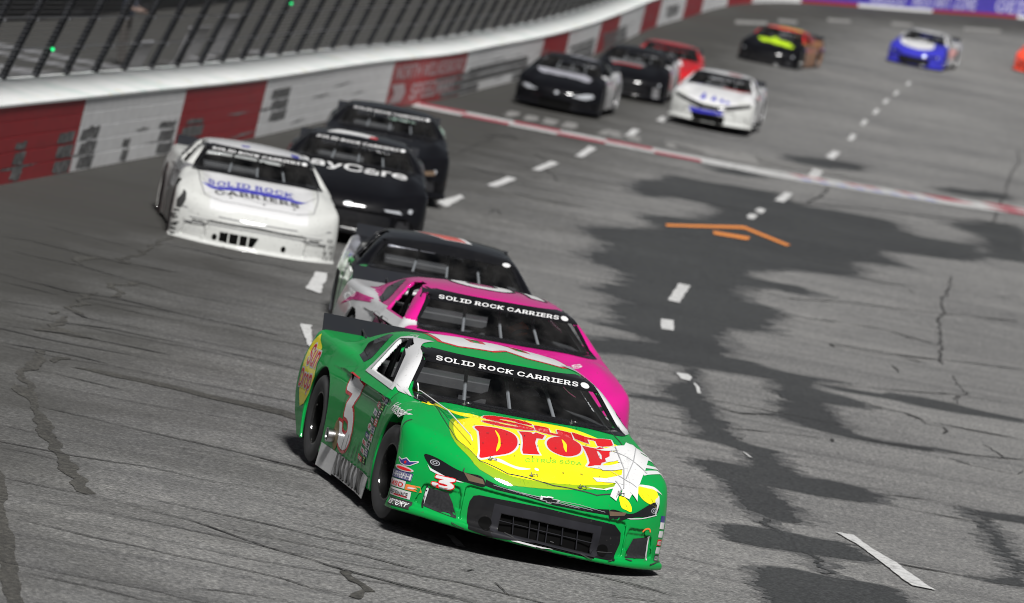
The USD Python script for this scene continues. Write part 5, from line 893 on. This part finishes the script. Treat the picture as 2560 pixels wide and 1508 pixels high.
for q in (duct_r, duct_l):
    p = P_(q).buffer(-.014).buffer(.008); put('side_duct', p, 'front', fo, MESHM, car, 1, .03)
    e = p.bounds; put('duct_trim', LineString([q[0], q[4] if q is duct_r else q[0]] if q is duct_r else [q[1], q[2]]).buffer(.006), 'front', fo, LETW if q is duct_l else TAPEB, nb, 2, .03)
put('duct_trim', LineString([(-.815, .352), (-.825, .245)]).buffer(.007), 'front', fo, LETW, nb, 2, .03)
n3 = place_text(glyphs('3'), (-.800, .384), (-.675, .388), (-.786, .458)).buffer(.004); put('race_number', n3.buffer(.006), 'front', fo, REDP, nb, 3, .02); put('race_number', n3, 'front', fo, LETW, nb, 4, .02)
def sticker(parent, plane, quad, bg, txt=None, fg=None, layer=1, border=None):
    """a small printed decal; quad = base left, base right, top left"""
    q = np.array(quad, float); p = Polygon([q[0], q[1], q[1] + q[2] - q[0], q[2]])
    put('sticker', p, plane, fo, bg, parent, layer, .04)
    if border: put('sticker_print', p.difference(p.buffer(-.006)), plane, fo, border, parent, layer + 1, .03)
    if txt:
        lines = txt if isinstance(txt, list) else [txt]; ex, ey = q[1] - q[0], q[2] - q[0]; n = len(lines)
        for i, t in enumerate(lines):
            b = q[0] + ex * .08 + ey * (.14 + (n - 1 - i) * .80 / n); put('sticker_print', place_text(glyphs(t), b, b + ex * .84, b + ey * (.62 / n)), plane, fo, fg or SCRIB, parent, layer + 1, .03)
# the column of decals on the front corner, by (x, z)
def fq(x0, x1, z0, z1, dx=0.0): return [(x0 + dx, z0), (x1 + dx, z0 + .008), (x0, z1)]
wing = P_([(.46, .505), (.50, .495), (.54, .515), (.58, .497), (.63, .512), (.59, .478), (.545, .470), (.50, .476)])
put('sticker', wing.buffer(.006), 'right', fo, LETW, nb, 1, .03); put('sticker_print', wing, 'right', fo, NAVY, nb, 2, .03); put('sticker_print', Point(.545, .488).buffer(.010), 'right', fo, REDP, nb, 3, .02)
put('sticker', affinity.scale(Point(.535, .443).buffer(1), .095, .019), 'right', fo, SILVERL, nb, 1, .03); put('sticker_print', affinity.scale(Point(.54, .442).buffer(1), .075, .010), 'right', fo, REDP, nb, 2, .03)
sticker(nb, 'right', fq(.415, .635, .362, .418), LETW, ['QUARTER', 'MASTER'], NAVY, border=NAVY); sticker(nb, 'right', fq(.405, .60, .300, .354), LETW, 'MSD', REDP)
q = fq(.605, .70, .305, .345); sticker(nb, 'right', q, ORANGEP); put('sticker_print', P_([(.62, .318), (.66, .322), (.68, .335), (.63, .332)]), 'right', fo, LETW, nb, 2, .03)
sticker(nb, 'right', fq(.42, .655, .238, .292), LETW, ['PERFORMANCE'], SCRIB); put('sticker_print', P_([(.50, .247), (.63, .252), (.63, .262), (.50, .258)]), 'right', fo, REDP, nb, 2, .03)
sticker(nb, 'right', fq(.455, .675, .174, .228, .02), SCRIB, ['VICTORY'], LETW)
for k, (zz, bg, t, fg) in enumerate(((.40, NAVY, None, LETW), (.355, LETW, None, REDP), (.295, LETW, None, NAVY), (.235, REDP, 'MSD', LETW), (.18, LETW, None, REDP), (.125, SCRIB, 'VICTORY', LETW))):
    sticker(nb, 'front', [(.912, zz), (.962, zz - .006), (.914, zz + .045)], bg, t, fg)
put('sticker_print', stroke([(.75, .335), (.775, .352), (.81, .35), (.82, .335)], .006), 'front', fo, ORANGEP, nb, 1, .02)
# right side: door number, decal columns, window surround, quarter splash
dr = pr['door_right']; fr = pr['fender_right']; qr = pr['quarter_right']
n3 = place_text(glyphs('3'), (-1.83, .275), (-1.37, .275), (-1.93, .770)).buffer(.018); n3b = n3.buffer(.026)
put('race_number', n3b, 'right', fo, REDP, dr, 0, .025); put('race_number', n3, 'right', fo, LETB, dr, 1, .03)
rs = random.Random(4); cols = [(LETW, REDP), (LETW, SCRIB), (REDP, LETW), (NAVY, LETW), (LETW, NAVY), (SCRIB, LIME), (LETW, REDP), (SCRIB, LETW)]
def bars(q, k):
    q = np.array(q, float); ex, ey = q[1] - q[0], q[2] - q[0]; out = []
    for i in range(2 + k % 2):
        u0 = .12 + .1 * ((k * 7 + i * 3) % 3); u1 = .9 - .12 * ((k * 5 + i) % 3); v0 = .18 + i * .34; v1 = v0 + .2
        out.append(Polygon([q[0] + ex * u0 + ey * v0, q[0] + ex * u1 + ey * v0, q[0] + ex * u1 + ey * v1, q[0] + ex * u0 + ey * v1]))
    return unary_union(out)
LEGIBLE = {(2, 1): 'AERO', (4, 1): 'DRP', (8, 1): 'VOLT'}
for r in range(9):
    z1 = .80 - r * .060
    for c in range(2):
        x0 = -.825 - r * .022 + c * .150 + .012 * math.sin(r * 3); w = .140
        bg, fg = cols[(r * 2 + c * 3 + r // 3) % 8]; q = [(x0, z1 - .05 + .012 * (c == 0)), (x0 + w, z1 - .05), (x0 - .006, z1)]
        if (r, c) == (4, 0): put('sticker', affinity.scale(Point(x0 + w / 2, z1 - .02).buffer(1), .065, .028), 'right', fo, LETW, dr, 1, .03); put('sticker_print', place_text(glyphs('DRP'), (x0 + .03, z1 - .033), (x0 + .10, z1 - .03), (x0 + .03, z1 - .008)), 'right', fo, REDP, dr, 2, .03); continue
        sticker(dr, 'right', q, bg)
        put('sticker_print', bars(q, r * 2 + c), 'right', fo, fg, dr, 2, .05)
put('script', place_text(affinity.skew(glyphs('Hoosier', True), 12), (-.31, .752), (.15, .740), (-.27, .815)), 'right', fo, LETW, fr, 1, .02)
hole = unary_union([P_(SIDE_WIN).buffer(.004), P_(QUARTER_WIN).buffer(.03)])
pil = P_([(-.52, .852), (-.66, .94), (-1.08, 1.150), (-1.40, 1.196), (-1.62, 1.170), (-1.72, 1.15), (-1.90, 1.145), (-1.70, .872)]).difference(P_([(-1.45, .5), (-1.45, .862), (-.70, .862), (-.6, .5)]))
surround = P_([(-.57, .858), (-.67, .93), (-1.05, 1.142), (-1.34, 1.192), (-1.60, 1.178), (-1.70, 1.150), (-1.60, .93), (-1.585, .868)]).difference(P_(SIDE_WIN).buffer(.004))
put('window_surround', surround, 'right', fo, WHITEP, car, 3, .025); put('window_surround', surround, 'left', fo, WHITEP, car, 3, .025)
for s in (-1, 1): put('window_surround', P_([(s * .815, .862), (s * .875, .866), (s * .88, .89), (s * .69, 1.15), (s * .655, 1.182), (s * .60, 1.19), (s * .636, 1.160)]), 'front', fo, WHITEP, car, 3, .02)
splash = P_([(-3.62, .82), (-3.50, .90), (-3.36, .86), (-3.18, .83), (-3.07, .75), (-2.95, .62), (-2.98, .50), (-3.10, .40), (-3.25, .36), (-3.42, .46), (-3.56, .62)]).buffer(.03).buffer(-.02)
put('quarter_logo', splash, 'right', fo, YELLOW, qr, 1, .04)
t1 = place_text(glyphs('Sun'), (-3.45, .66), (-3.02, .68), (-3.50, .83)); t2 = place_text(glyphs('Drop'), (-3.52, .44), (-2.99, .48), (-3.54, .62))
put('quarter_logo', t1.union(t2).buffer(.012), 'right', fo, LETW, qr, 2, .04); put('quarter_logo', t1.union(t2), 'right', fo, REDP, qr, 3, .04)
# roof number
rf = pr['roof']; n3 = affinity.translate(affinity.scale(Polygon([(0, .64), (.30, .64), (.30, .74), (.62, .74), (.62, .62), (.36, .60), (.30, .5), (.36, .40), (.62, .38), (.62, .26), (.30, .26), (.30, .36), (0, .36), (0, .10), (.12, 0), (.84, 0), (1, .10), (1, .36), (.80, .5), (1, .64), (1, .90), (.84, 1), (.12, 1), (0, .90)]), .78, .98, origin=(0, 0)), -2.04, -.42); put('race_number', n3.buffer(.036, join_style=2), 'top', fo, REDP, rf, 0, .04); put('race_number', n3, 'top', fo, LETW, rf, 1, .04)
put('script', stroke([(-1.66, -.60), (-1.60, -.57), (-1.58, -.61), (-1.52, -.575), (-1.49, -.605), (-1.44, -.58), (-1.40, -.60), (-1.34, -.585)], .005), 'top', fo, LETW, rf, 1, .03)
for x_ in (-.47, -1.87): put('panel_seam', LineString([(x_, .24), (x_ + .03, .62), (x_, .86)]).buffer(.003), 'right', fo, SCRIB, dr, 1, .04)
put('panel_seam', LineString([(.43, .16), (.45, .40), (.40, .60), (.30, .76)]).buffer(.003), 'right', fo, SCRIB, nb, 4, .04)
for k in range(16):
    a_ = (-.88 + .115 * k + .03 * math.sin(k * 3.1), .10 + .030 * (k % 3) + .012 * math.sin(k * 1.7)); put('rubber_scuff', ragged(affinity.rotate(box(a_[0], a_[1], a_[0] + .03 + .03 * (k % 4), a_[1] + .006), 14 * math.sin(k * 2.3)), .008, .012, k), 'front', fo, SCRIB, nb, 4, .03)
for k in range(34):
    x_, y_ = .86 - 1.25 * ((k * 37) % 100) / 100, -.62 + 1.2 * ((k * 61) % 100) / 100
    put('rubber_speck', ragged(affinity.rotate(affinity.scale(Point(x_, y_).buffer(.006), 1 + (k % 3) * .5, .7), k * 40), .004, .004, k), 'top', fo, SCRIB, hood, 8, .03)
# skirts, exhaust, skid marks
sk = []
for s, x0, x1, z0, z1 in ((-1, -2.24, -1.72, .04, .215), (-1, -1.70, -.50, .055, .215), (1, -2.2, -.5, .045, .2)):
    xs_ = np.linspace(x0, x1, 12); w = W0(xs_) * 1.0 + .006
    vv = np.vstack([np.c_[xs_, s * w, np.full(12, z1)], np.c_[xs_, s * (w + .015), np.full(12, z0)]]); ff = [[k, k + 1, 13 + k] for k in range(11)] + [[k, 13 + k, 12 + k] for k in range(11)]
    m = trimesh.Trimesh(vv, ff, process=False); m2 = m.copy(); m2.vertices[:, 1] -= s * .004; m2.invert(); obj('side_skirt', cat([m, m2]), WHITEP, car, smooth=60)
for k in range(10):
    x = -1.62 + k * .105 + rs.uniform(-.02, .02); pts = [(x - .03, -W0(x) - .012, .22), (x + .05 * math.sin(k * 2), -W0(x) - .02, .14), (x + .06, -W0(x) - .026, .07)]
    obj('skid_mark', tube(CubicSpline([0, 1, 2], pts)(np.linspace(0, 2, 8)), .009, 4), SCRIB, dr, smooth=60)
for k in range(7):
    x = -1.62 + k * .13; put('skid_mark', LineString([(x, .25), (x + .05, .34 + .05 * (k % 3))]).buffer(.005), 'right', fo, SCRIB, dr, 2, .03)
BURN = plain('burnt_paint', (.16, .12, .05), .6, vary=.5, scale=14)
put('burn_mark', affinity.rotate(affinity.scale(Point(-1.86, .33).buffer(1), .085, .115), 20), 'right', fo, BURN, dr, 2, .03)
ep = lathe([(.050, -.05), (.055, .05), (.048, .052), (.043, .04), (.042, -.05)], 24); ep.apply_transform(trimesh.transformations.scale_matrix(1)); ep.vertices[:, 0] *= 1.15; ep.apply_transform(trimesh.transformations.rotation_matrix(math.pi, [0, 0, 1])); ep.apply_translation((-1.915, -.965, .315)); obj('exhaust_pipe', ep, STEEL, car, smooth=40)
ed = lathe([(.0, 0), (.045, 0)], 20); ed.apply_translation((-1.915, -.985, .315)); obj('exhaust_bore', ed, DUCTB, car)
oval2 = affinity.scale(Point(-.36, .66).buffer(1), .16, .10); 
for nm, p_, m_, off in (('interior_logo', oval2, YELLOW, .008), ('interior_logo', fit(glyphs('Sun'), -.46, -.27, .63, .71), REDP, .010)):
    v, f = tri_poly(p_, .1); obj(nm, trimesh.Trimesh(np.c_[np.full(len(v), -2.06 + off), v], f, process=False), m_, car, smooth=False)
for s in (-1, 1): obj('window_strut', tube([(-1.02, .80 * s, .90), (-1.50, .63 * s, 1.15)], .022, 8), BLACKTRIM, car, smooth=60)
driver(GPOSE, GDZ, GROLL, HELM, 'driver in dark suit and helmet at the wheel of the green race car')

# ---------------------------------------------------------------- the cars behind
PINK = paint('wrap_pink', (.50, .008, .19), .30, 1, .5); BLACKP = paint('wrap_black', (.0030, .0030, .0040), .25, .6, .12, dirtcol=(.05, .045, .04)); SCUFW = paint('wrap_scuffed_white', (.42, .425, .41), .4, .5, .9, wavy=.12); BLUEP = paint('wrap_blue', (.03, .03, .33), .3, .9, .3)
HOLO = look('holographic_green', {'t': ('texture_coordinate', {}), 'n': ('noise_texture', {'scale': 2.2, 'detail': 2.0}), 'r': ('rgb_ramp', {'ramp': [(.25, (.45, .48, .50)), (.38, (.04, .60, .08)), (.56, (.03, .75, .18)), (.66, (.34, .42, .44)), (.8, (.30, .08, .30))]}), 'p': ('principled_bsdf', {'metallic': .75, 'roughness': .25, 'coat_weight': 1.0})},
    [('t.object', 'n.vector'), ('n.fac', 'r.fac'), ('r.color', 'p.base_color')])
GLOWG = paint('wrap_shiny_green', (.05, .75, .14), .25, 1, .15, metal=.25); SILVERP = paint('wrap_silver', (.36, .36, .40), .3, .8, .3, metal=.3); DKRED = paint('wrap_dark_red', (.36, .012, .016), .3, 1, .3); ORED = paint('wrap_orange_red', (.75, .07, .035), .3, 1, .2); YGREEN = paint('wrap_yellow_green', (.40, .60, .012), .35, .7, .2); GREY = paint('wrap_grey', (.14, .14, .145), .35, .8, .4); PGREEN = paint('wrap_pale_green', (.30, .42, .34), .35, .8, .4)
BEIGE = paint('wrap_beige', (.42, .36, .25), .35, .8, .4); BROWN = paint('wrap_brown', (.25, .10, .03), .35, .8, .4)
BURST = P_([(0, 0), (.03, .01), (.01, .03)])
def grille_set(car, fo, front, holes=True):
    put('upper_grille', P_(BANDP), 'front', fo, BLACKTRIM, car, 0, .05)
    put('lower_grille', P_(PANELP), 'front', fo, BLACKTRIM, car, 0, .05)
    for s in (-1, 1):
        put('side_duct', P_([(s * .66, .31), (s * .80, .31), (s * .82, .16), (s * .62, .15)]), 'front', fo, MESHM, car, 0, .05)
# 2: pink car
pose = (.103, 40.999, -1.354); rl, dz = -.0018, -.079
car, pr, fo = race_car('race_car', 'pink race car with white rear side, close behind the green car', pose, rl, dz, {'': PINK, 'quarter_right': WHITEP, 'door_right': WHITEP, 'rear_deck': WHITEP, 'rear_bumper': WHITEP}, .02)
grille_set(car, fo, pr['front_bumper'])
rn = place_text(glyphs('5'), (-2.05, -.30), (-1.35, -.30), (-2.05, .50)); put('race_number', rn.buffer(.03, join_style=2), 'top', fo, SCRIB, pr['roof'], 0, .05); put('race_number', rn, 'top', fo, LETW, pr['roof'], 1, .05)
rn = place_text(glyphs('53'), (-1.72, .33), (-.98, .33), (-1.80, .80)); put('race_number', rn.buffer(.03, join_style=2), 'right', fo, SCRIB, pr['door_right'], 0, .05); put('race_number', rn, 'right', fo, PINK, pr['door_right'], 1, .05)
put('sponsor_mark', place_text(glyphs('S'), (.00, .53), (-.02, .62), (-.10, .53)), 'top', fo, LETW, pr['hood'], 0, .03)
put('side_stripe', P_([(-3.4, .70), (-2.9, .88), (-2.2, .90), (-2.2, .86), (-2.9, .80)]), 'right', fo, PINK, pr['quarter_right'], 0, .05)
put('deck_stripe', P_([(-2.5, -.78), (-2.5, -.3), (-2.9, -.5), (-2.9, -.8)]), 'top', fo, PINK, pr['rear_deck'], 0, .05)
put('headlight', P_([(.40, .52), (.62, .56), (.90, .60), (.93, .66), (.80, .60), (.60, .50)]), 'front', fo, GLOSSB, car, 1, .04)
driver(pose, dz, rl, HELMO, 'driver in dark suit and orange helmet at the wheel of the pink race car')
# 3: black car with the coloured side
pose = (-.727, 47.44, -1.594); rl, dz = -.004, -.124
pose3 = (-.66, 47.44, -1.49)
car, pr, fo = race_car('race_car', 'black race car with shiny green and silver side, right behind the pink car', pose3, rl, dz, {'': BLACKP, 'door_right': BLACKP, 'quarter_right': SILVERP, 'fender_right': HOLO}, .02, text=False)
grille_set(car, fo, pr['front_bumper'])
put('race_number', P_([(-2.25, -.55), (-2.25, .15), (-1.95, .30), (-1.90, -.2), (-2.05, -.5)]), 'top', fo, BROWN, pr['roof'], 0, .05)
put('race_number', P_([(-1.72, -.30), (-1.30, -.02), (-1.34, .20), (-1.78, .12)]), 'top', fo, ORED, pr['roof'], 1, .05); put('race_number', P_([(-1.76, -.34), (-1.27, -.03), (-1.32, .26), (-1.82, .18)]), 'top', fo, LETW, pr['roof'], 0, .05)
put('side_stripe', P_([(-1.85, .30), (-1.75, .84), (-1.0, .86), (-.95, .62), (-1.25, .30)]), 'right', fo, GLOWG, pr['door_right'], 0, .05)
put('side_stripe', P_([(-3.3, .2), (-3.1, .80), (-2.2, .84), (-1.95, .84), (-1.95, .2), (-2.2, .2), (-2.3, .62), (-2.95, .62), (-3.05, .2)]), 'right', fo, HOLO, pr['quarter_right'], 0, .05)
put('side_stripe', P_([(-3.55, .6), (-3.1, .86), (-2.6, .88), (-3.2, .6)]), 'right', fo, SILVERP, pr['quarter_right'], 1, .05)
put('banner_badge', affinity.scale(Point(.60, 1.10).buffer(.025), 1.6, .7), 'front', fo, LETW, car, 3, .03)
driver(pose3, dz, rl, HELM, 'driver in dark suit at the wheel of the black race car with the shiny side')
# 4: white car against the wall side
pose = (-3.254, 57.629, -1.431); rl, dz = .0007, -.094
car, pr, fo = race_car('race_car', 'scuffed white race car with blue and black hood lettering, running by the wall', pose, rl, dz, {'': SCUFW, 'roof': WHITEP, 'hood': WHITEP, 'door_right': GREY}, .02, nose=False)
put('hood_logo', P_([(.235, -.70), (.21, -.36), (.21, .245), (.235, .60), (.34, .46), (.345, -.09), (.33, -.60)]), 'top', fo, BLUEP, pr['hood'], 0, .04)
t = place_text(slab('SOLID ROCK'), (.190, -.62), (.195, .42), (-.03, -.61)); put('hood_lettering', t, 'top', fo, BLUEP, pr['hood'], 1, .04)
t = place_text(slab('CARRIERS'), (.53, -.535), (.52, .49), (.365, -.545)); put('hood_lettering', t, 'top', fo, SCRIB, pr['hood'], 2, .04)
for q in ([(-.432, .261), (-.338, .258), (-.329, .15), (-.429, .153)], [(-.319, .256), (-.217, .252), (-.21, .147), (-.31, .15)], [(-.194, .254), (-.103, .251), (-.103, .148), (-.187, .149)], [(-.083, .251), (.007, .252), (-.073, .16)]): put('grille_opening', P_(q), 'front', fo, DUCTB, car, 1, .04)
put('grille_cover', P_([(-.06, .30), (.50, .30), (.50, .09), (-.05, .09), (.03, .26)]).union(P_([(-.6, .30), (.5, .30), (.5, .265), (-.6, .265)])).union(P_([(-.45, .143), (.4, .143), (.4, .08), (-.45, .08)])), 'front', fo, SCUFW, car, 0, .04)
for y0 in (-.328, -.206, -.097): put('grille_bar', box(y0 - .004, .147, y0 + .016, .262), 'front', fo, SCUFW, car, 0, .04)
for y0 in (-.485, .34): put('brake_duct', affinity.scale(Point(y0, .188).buffer(.038), .8, 1), 'front', fo, DUCTB, car, 1, .03)
put('torn_corner', ragged(P_([(-.985, .43), (-.99, .52), (-.945, .66), (-.90, .64), (-.90, .56), (-.935, .44)]), .03, .03, 5), 'front', fo, SCRIB, car, 1, .04)
for k in range(7): put('rubber_scuff', ragged(P_([(-.99, .40 - k * .045), (-.93, .41 - k * .045), (-.925, .395 - k * .045), (-.98, .378 - k * .045)]), .02, .02, k), 'front', fo, SCRIB, pr['front_bumper'], 1, .03)
for k in range(4):
    for j in range(5):
        if (k * 3 + j) % 4: put('rubber_scuff', box(.845 + j * .026, .38 - k * .07 - .05 + .008 * (j % 2), .857 + j * .026, .38 - k * .07), 'front', fo, SCRIB, pr['front_bumper'], 1, .03)
for y0 in (-.35, .05, .42): put('hood_pin', affinity.scale(Point(.66 - abs(y0 - .05) * .15, y0).buffer(.018), 1, 1), 'top', fo, SCRIB, pr['hood'], 1, .03)
put('headlight', P_(LAMP), 'front', fo, SCUFW, car, 1, .04); put('headlight', P_(mirror(LAMP)), 'front', fo, SCUFW, car, 1, .04)
put('nose_seam', LineString([(-.80, .36), (-.4, .37), (0, .39), (.4, .37), (.80, .36)]).buffer(.005), 'front', fo, GREY, pr['front_bumper'], 1, .04)
for ln in ([(-.50, -.74), (.2, -.72), (.60, -.66), (.74, -.45), (.78, 0), (.74, .45), (.60, .66), (.2, .72), (-.50, .74)], [(.1, -.70), (.5, -.35), (.62, 0), (.5, .35), (.1, .70)]): put('hood_seam', LineString(ln).buffer(.006), 'top', fo, GREY, pr['hood'], 0, .04)
for q in ([(-.86, .30), (-.55, .325), (-.3, .33), (0, .335), (.3, .33), (.55, .325), (.86, .30)], [(-.9, .46), (-.6, .43), (0, .425), (.6, .43), (.9, .46)]): put('nose_seam', LineString(q).buffer(.007), 'front', fo, GREY, pr['front_bumper'], 0, .04)
for k in range(2): put('roof_mark', box(-1.15 - .1 * k, -.2 + .62 * k, -1.05, -.1 + .62 * k), 'top', fo, BLUEP, pr['roof'], 1, .04)
# 5: black car with white lettering under the windscreen
pose = (-2.312, 61.879, -1.533); rl, dz = .0035, .089
car, pr, fo = race_car('race_car', 'black race car with big white DayCare lettering, beside the near white car', pose, rl, dz, {'': BLACKP}, .02)
grille_set(car, fo, pr['front_bumper'])
put('nose_emblem', affinity.scale(Point(0, .43).buffer(.04), 1.6, .8), 'front', fo, LENS, car, 1, .04)
for s in (-1, 1): put('lamp_indicator', P_([(s * .46, .435), (s * .66, .44), (s * .70, .40), (s * .48, .41)]), 'front', fo, LENS, pr['front_bumper'], 2, .03)
put('hood_lettering', place_text(glyphs('DayCare'), (-.84, .772), (.69, .782), (-.842, .855)), 'front', fo, LETW, pr['hood'], 0, .04)
put('roof_mark', P_([(-1.15, -.45), (-1.10, .1), (-1.35, .2), (-1.6, -.3)]), 'top', fo, LETW, pr['roof'], 0, .05); put('roof_mark', box(-1.25, .12, -1.1, .22), 'top', fo, REDP, pr['roof'], 1, .05)
# 6: black car behind it, pale green left side
pose = (-2.319, 72.344, -1.53); rl, dz = .0053, .081
car, pr, fo = race_car('race_car', 'black race car with pale green left side, just behind the DayCare car', pose, rl, dz, {'': BLACKP, 'door_left': BLACKP, 'quarter_left': PGREEN}, .02)
grille_set(car, fo, pr['front_bumper'])
put('side_stripe', P_([(-1.9, .2), (-1.9, .8), (-1.2, .8), (-.9, .2)]), 'left', fo, PGREEN, pr['door_left'], 0, .05)
put('lamp_indicator', P_([(.60, .44), (.80, .47), (.80, .40), (.62, .38)]), 'front', fo, AMBER, pr['front_bumper'], 2, .03); put('roof_mark', P_([(-2.3, -.4), (-2.3, .4), (-2.0, .3), (-2.0, -.3)]), 'top', fo, PGREEN, pr['roof'], 0, .05)
def far(name_label, pose, rl, dz, col, **k):
    return race_car('race_car', name_label, pose, rl, dz, col, .030, fine=False, **k)
# 7: black car with silver hood band
car, pr, fo = far('black race car with silver band across its hood, leading the far pack', (.215, 110.125, -1.69), -.0064, .032, {'': BLACKP, 'quarter_left': WHITEP, 'door_left': WHITEP, 'rear_bumper': WHITEP}, text=False, banner=False)
put('hood_lettering', ragged(P_([(-.42, -.62), (-.40, -.30), (-.34, .17), (-.36, .48), (-.05, .62), (.16, .58), (.16, .07), (.10, -.39), (-.05, -.64)]), .06, .05, 3), 'top', fo, SILVERP, pr['hood'], 0, .05)
put('headlight', P_([(.367, .403), (.684, .50), (.803, .50), (.796, .43), (.698, .375), (.436, .357)]), 'front', fo, LENS, car, 1, .05); put('headlight', mirror and P_(mirror([(.45, .41), (.684, .48), (.803, .48), (.796, .43), (.698, .385)])), 'front', fo, LENS, car, 1, .05)
put('nose_emblem', affinity.scale(Point(0, .42).buffer(.035), 1.4, 1), 'front', fo, LENS, car, 1, .04); put('roof_mark', P_([(-1.2, -.1), (-1.2, .45), (-1.5, .55), (-1.5, -.15)]), 'top', fo, SILVERP, pr['roof'], 0, .05)
# 8: black and grey car with red stripe
car, pr, fo = far('black race car with grey hood band and red stripe, behind the far white car', (1.893, 121.775, -1.67), -.0011, .025, {'': BLACKP, 'quarter_left': WHITEP, 'door_left': WHITEP}, text=False)
grille_set(car, fo, pr['front_bumper'])
put('hood_band', P_([(-.48, -.66), (-.48, .2), (-.2, .3), (-.02, .25), (-.05, -.62)]), 'top', fo, GREY, pr['hood'], 0, .05); put('hood_stripe', P_([(-.02, -.55), (.02, .25), (.14, .20), (.10, -.5)]), 'top', fo, DKRED, pr['hood'], 1, .05)
put('front_scuff', P_([(.66, .36), (.82, .37), (.84, .12), (.68, .12)]), 'front', fo, GREY, pr['front_bumper'], 1, .05)
# 9: red car
car, pr, fo = far('dark red race car half hidden behind the far black and white cars', (2.911, 128.70, -1.6057), 0, 0, {'': DKRED}, text=False)
put('hood_logo', ragged(P_([(-.25, -.2), (-.25, .35), (.3, .4), (.5, .0)]), .08, .05, 2), 'top', fo, LETW, pr['hood'], 0, .05); put('hood_mark', box(-.42, .0, -.3, .2), 'top', fo, YELLOW, pr['hood'], 1, .05)
# 10: far white car with blue flames
car, pr, fo = far('far white race car with dark V nose and blue markings', (3.861, 114.677, -1.691), .0017, .127, {'': WHITEP, 'front_bumper': SCUFW}, text=False, nose=False)
V_ = [(-.92, .64), (-.44, .53), (-.15, .475), (.15, .475), (.44, .53), (.92, .64), (.90, .555), (.5, .435), (.2, .375), (-.2, .375), (-.5, .435), (-.90, .555)]
put('nose_band', P_(V_), 'front', fo, BLACKTRIM, car, 1, .04); put('nose_print', P_([(-.50, .375), (-.118, .365), (.34, .39), (.317, .29), (-.46, .25)]), 'front', fo, BLUEP, car, 0, .04)
put('lower_grille', P_([(-.43, .265), (.27, .262), (.25, .115), (-.40, .13)]), 'front', fo, DUCTB, car, 1, .04)
for y0, x0 in ((-.24, .36), (.02, .50), (.22, .6), (.36, .66)): put('hood_flame', P_([(.83, y0 - .06), (x0, y0 - .015), (x0 + .05, y0 + .02), (.83, y0 + .07)]), 'top', fo, BLUEP, pr['hood'], 1, .05)
put('hood_edge', P_([(-.48, -.74), (-.40, .30), (-.36, .30), (-.40, -.74)]), 'top', fo, BLUEP, pr['hood'], 1, .05); put('hood_edge', P_([(-.46, .1), (-.42, .74), (-.30, .78), (-.34, .1)]), 'top', fo, DKRED, pr['hood'], 2, .05)
put('headlight', P_(LAMP), 'front', fo, SCUFW, car, 1, .05); put('roof_mark', P_([(-1.1, .1), (-1.1, .4), (-1.3, .42), (-1.3, .12)]), 'top', fo, DKRED, pr['roof'], 0, .05)
# 11: red roofed car with yellow-green lettering
car, pr, fo = far('distant black race car with red roof and yellow green lettering', (6.661, 153.311, -1.81), -.0222, -.064, {'': BLACKP, 'window': DKRED, 'roof': ORED, 'door_left': BROWN, 'quarter_left': BROWN, 'quarter_right': WHITEP}, text=False)
put('hood_lettering', ragged(P_([(-.60, .825), (-.20, .84), (-.146, .90), (.164, .85), (.44, .835), (.70, .77), (.66, .70), (.339, .735), (-.44, .745)]), .02, .03, 1), 'front', fo, YGREEN, pr['hood'], 1, .05); put('roof_mark', P_([(-1.9, -.4), (-1.9, .55), (-1.4, .5), (-1.4, -.2)]), 'top', fo, YELLOW, pr['roof'], 0, .05)
grille_set(car, fo, pr['front_bumper'])
# 12: blue and white car
car, pr, fo = far('distant blue race car with white hood patch, roof and side', (12.358, 168.588, -1.795), -.0069, .004, {'': BLUEP, 'roof': WHITEP, 'window': WHITEP, 'door_left': WHITEP, 'quarter_left': WHITEP, 'rear_bumper': WHITEP}, text=False, banner=False)
put('hood_logo', smooth_poly([(-.218, -.70), (-.45, -.45), (-.40, .352), (-.033, .495), (.62, .346), (.72, .017), (.55, -.424)]), 'top', fo, WHITEP, pr['hood'], 0, .05); put('lower_grille', P_(PANELP), 'front', fo, BLACKTRIM, car, 0, .05)
# 13: orange red car at the edge
car, pr, fo = far('orange red race car cut by the right edge of the picture', (17.62, 177.97, -1.763), 0, 0, {'': ORED}, text=False)
grille_set(car, fo, pr['front_bumper'])
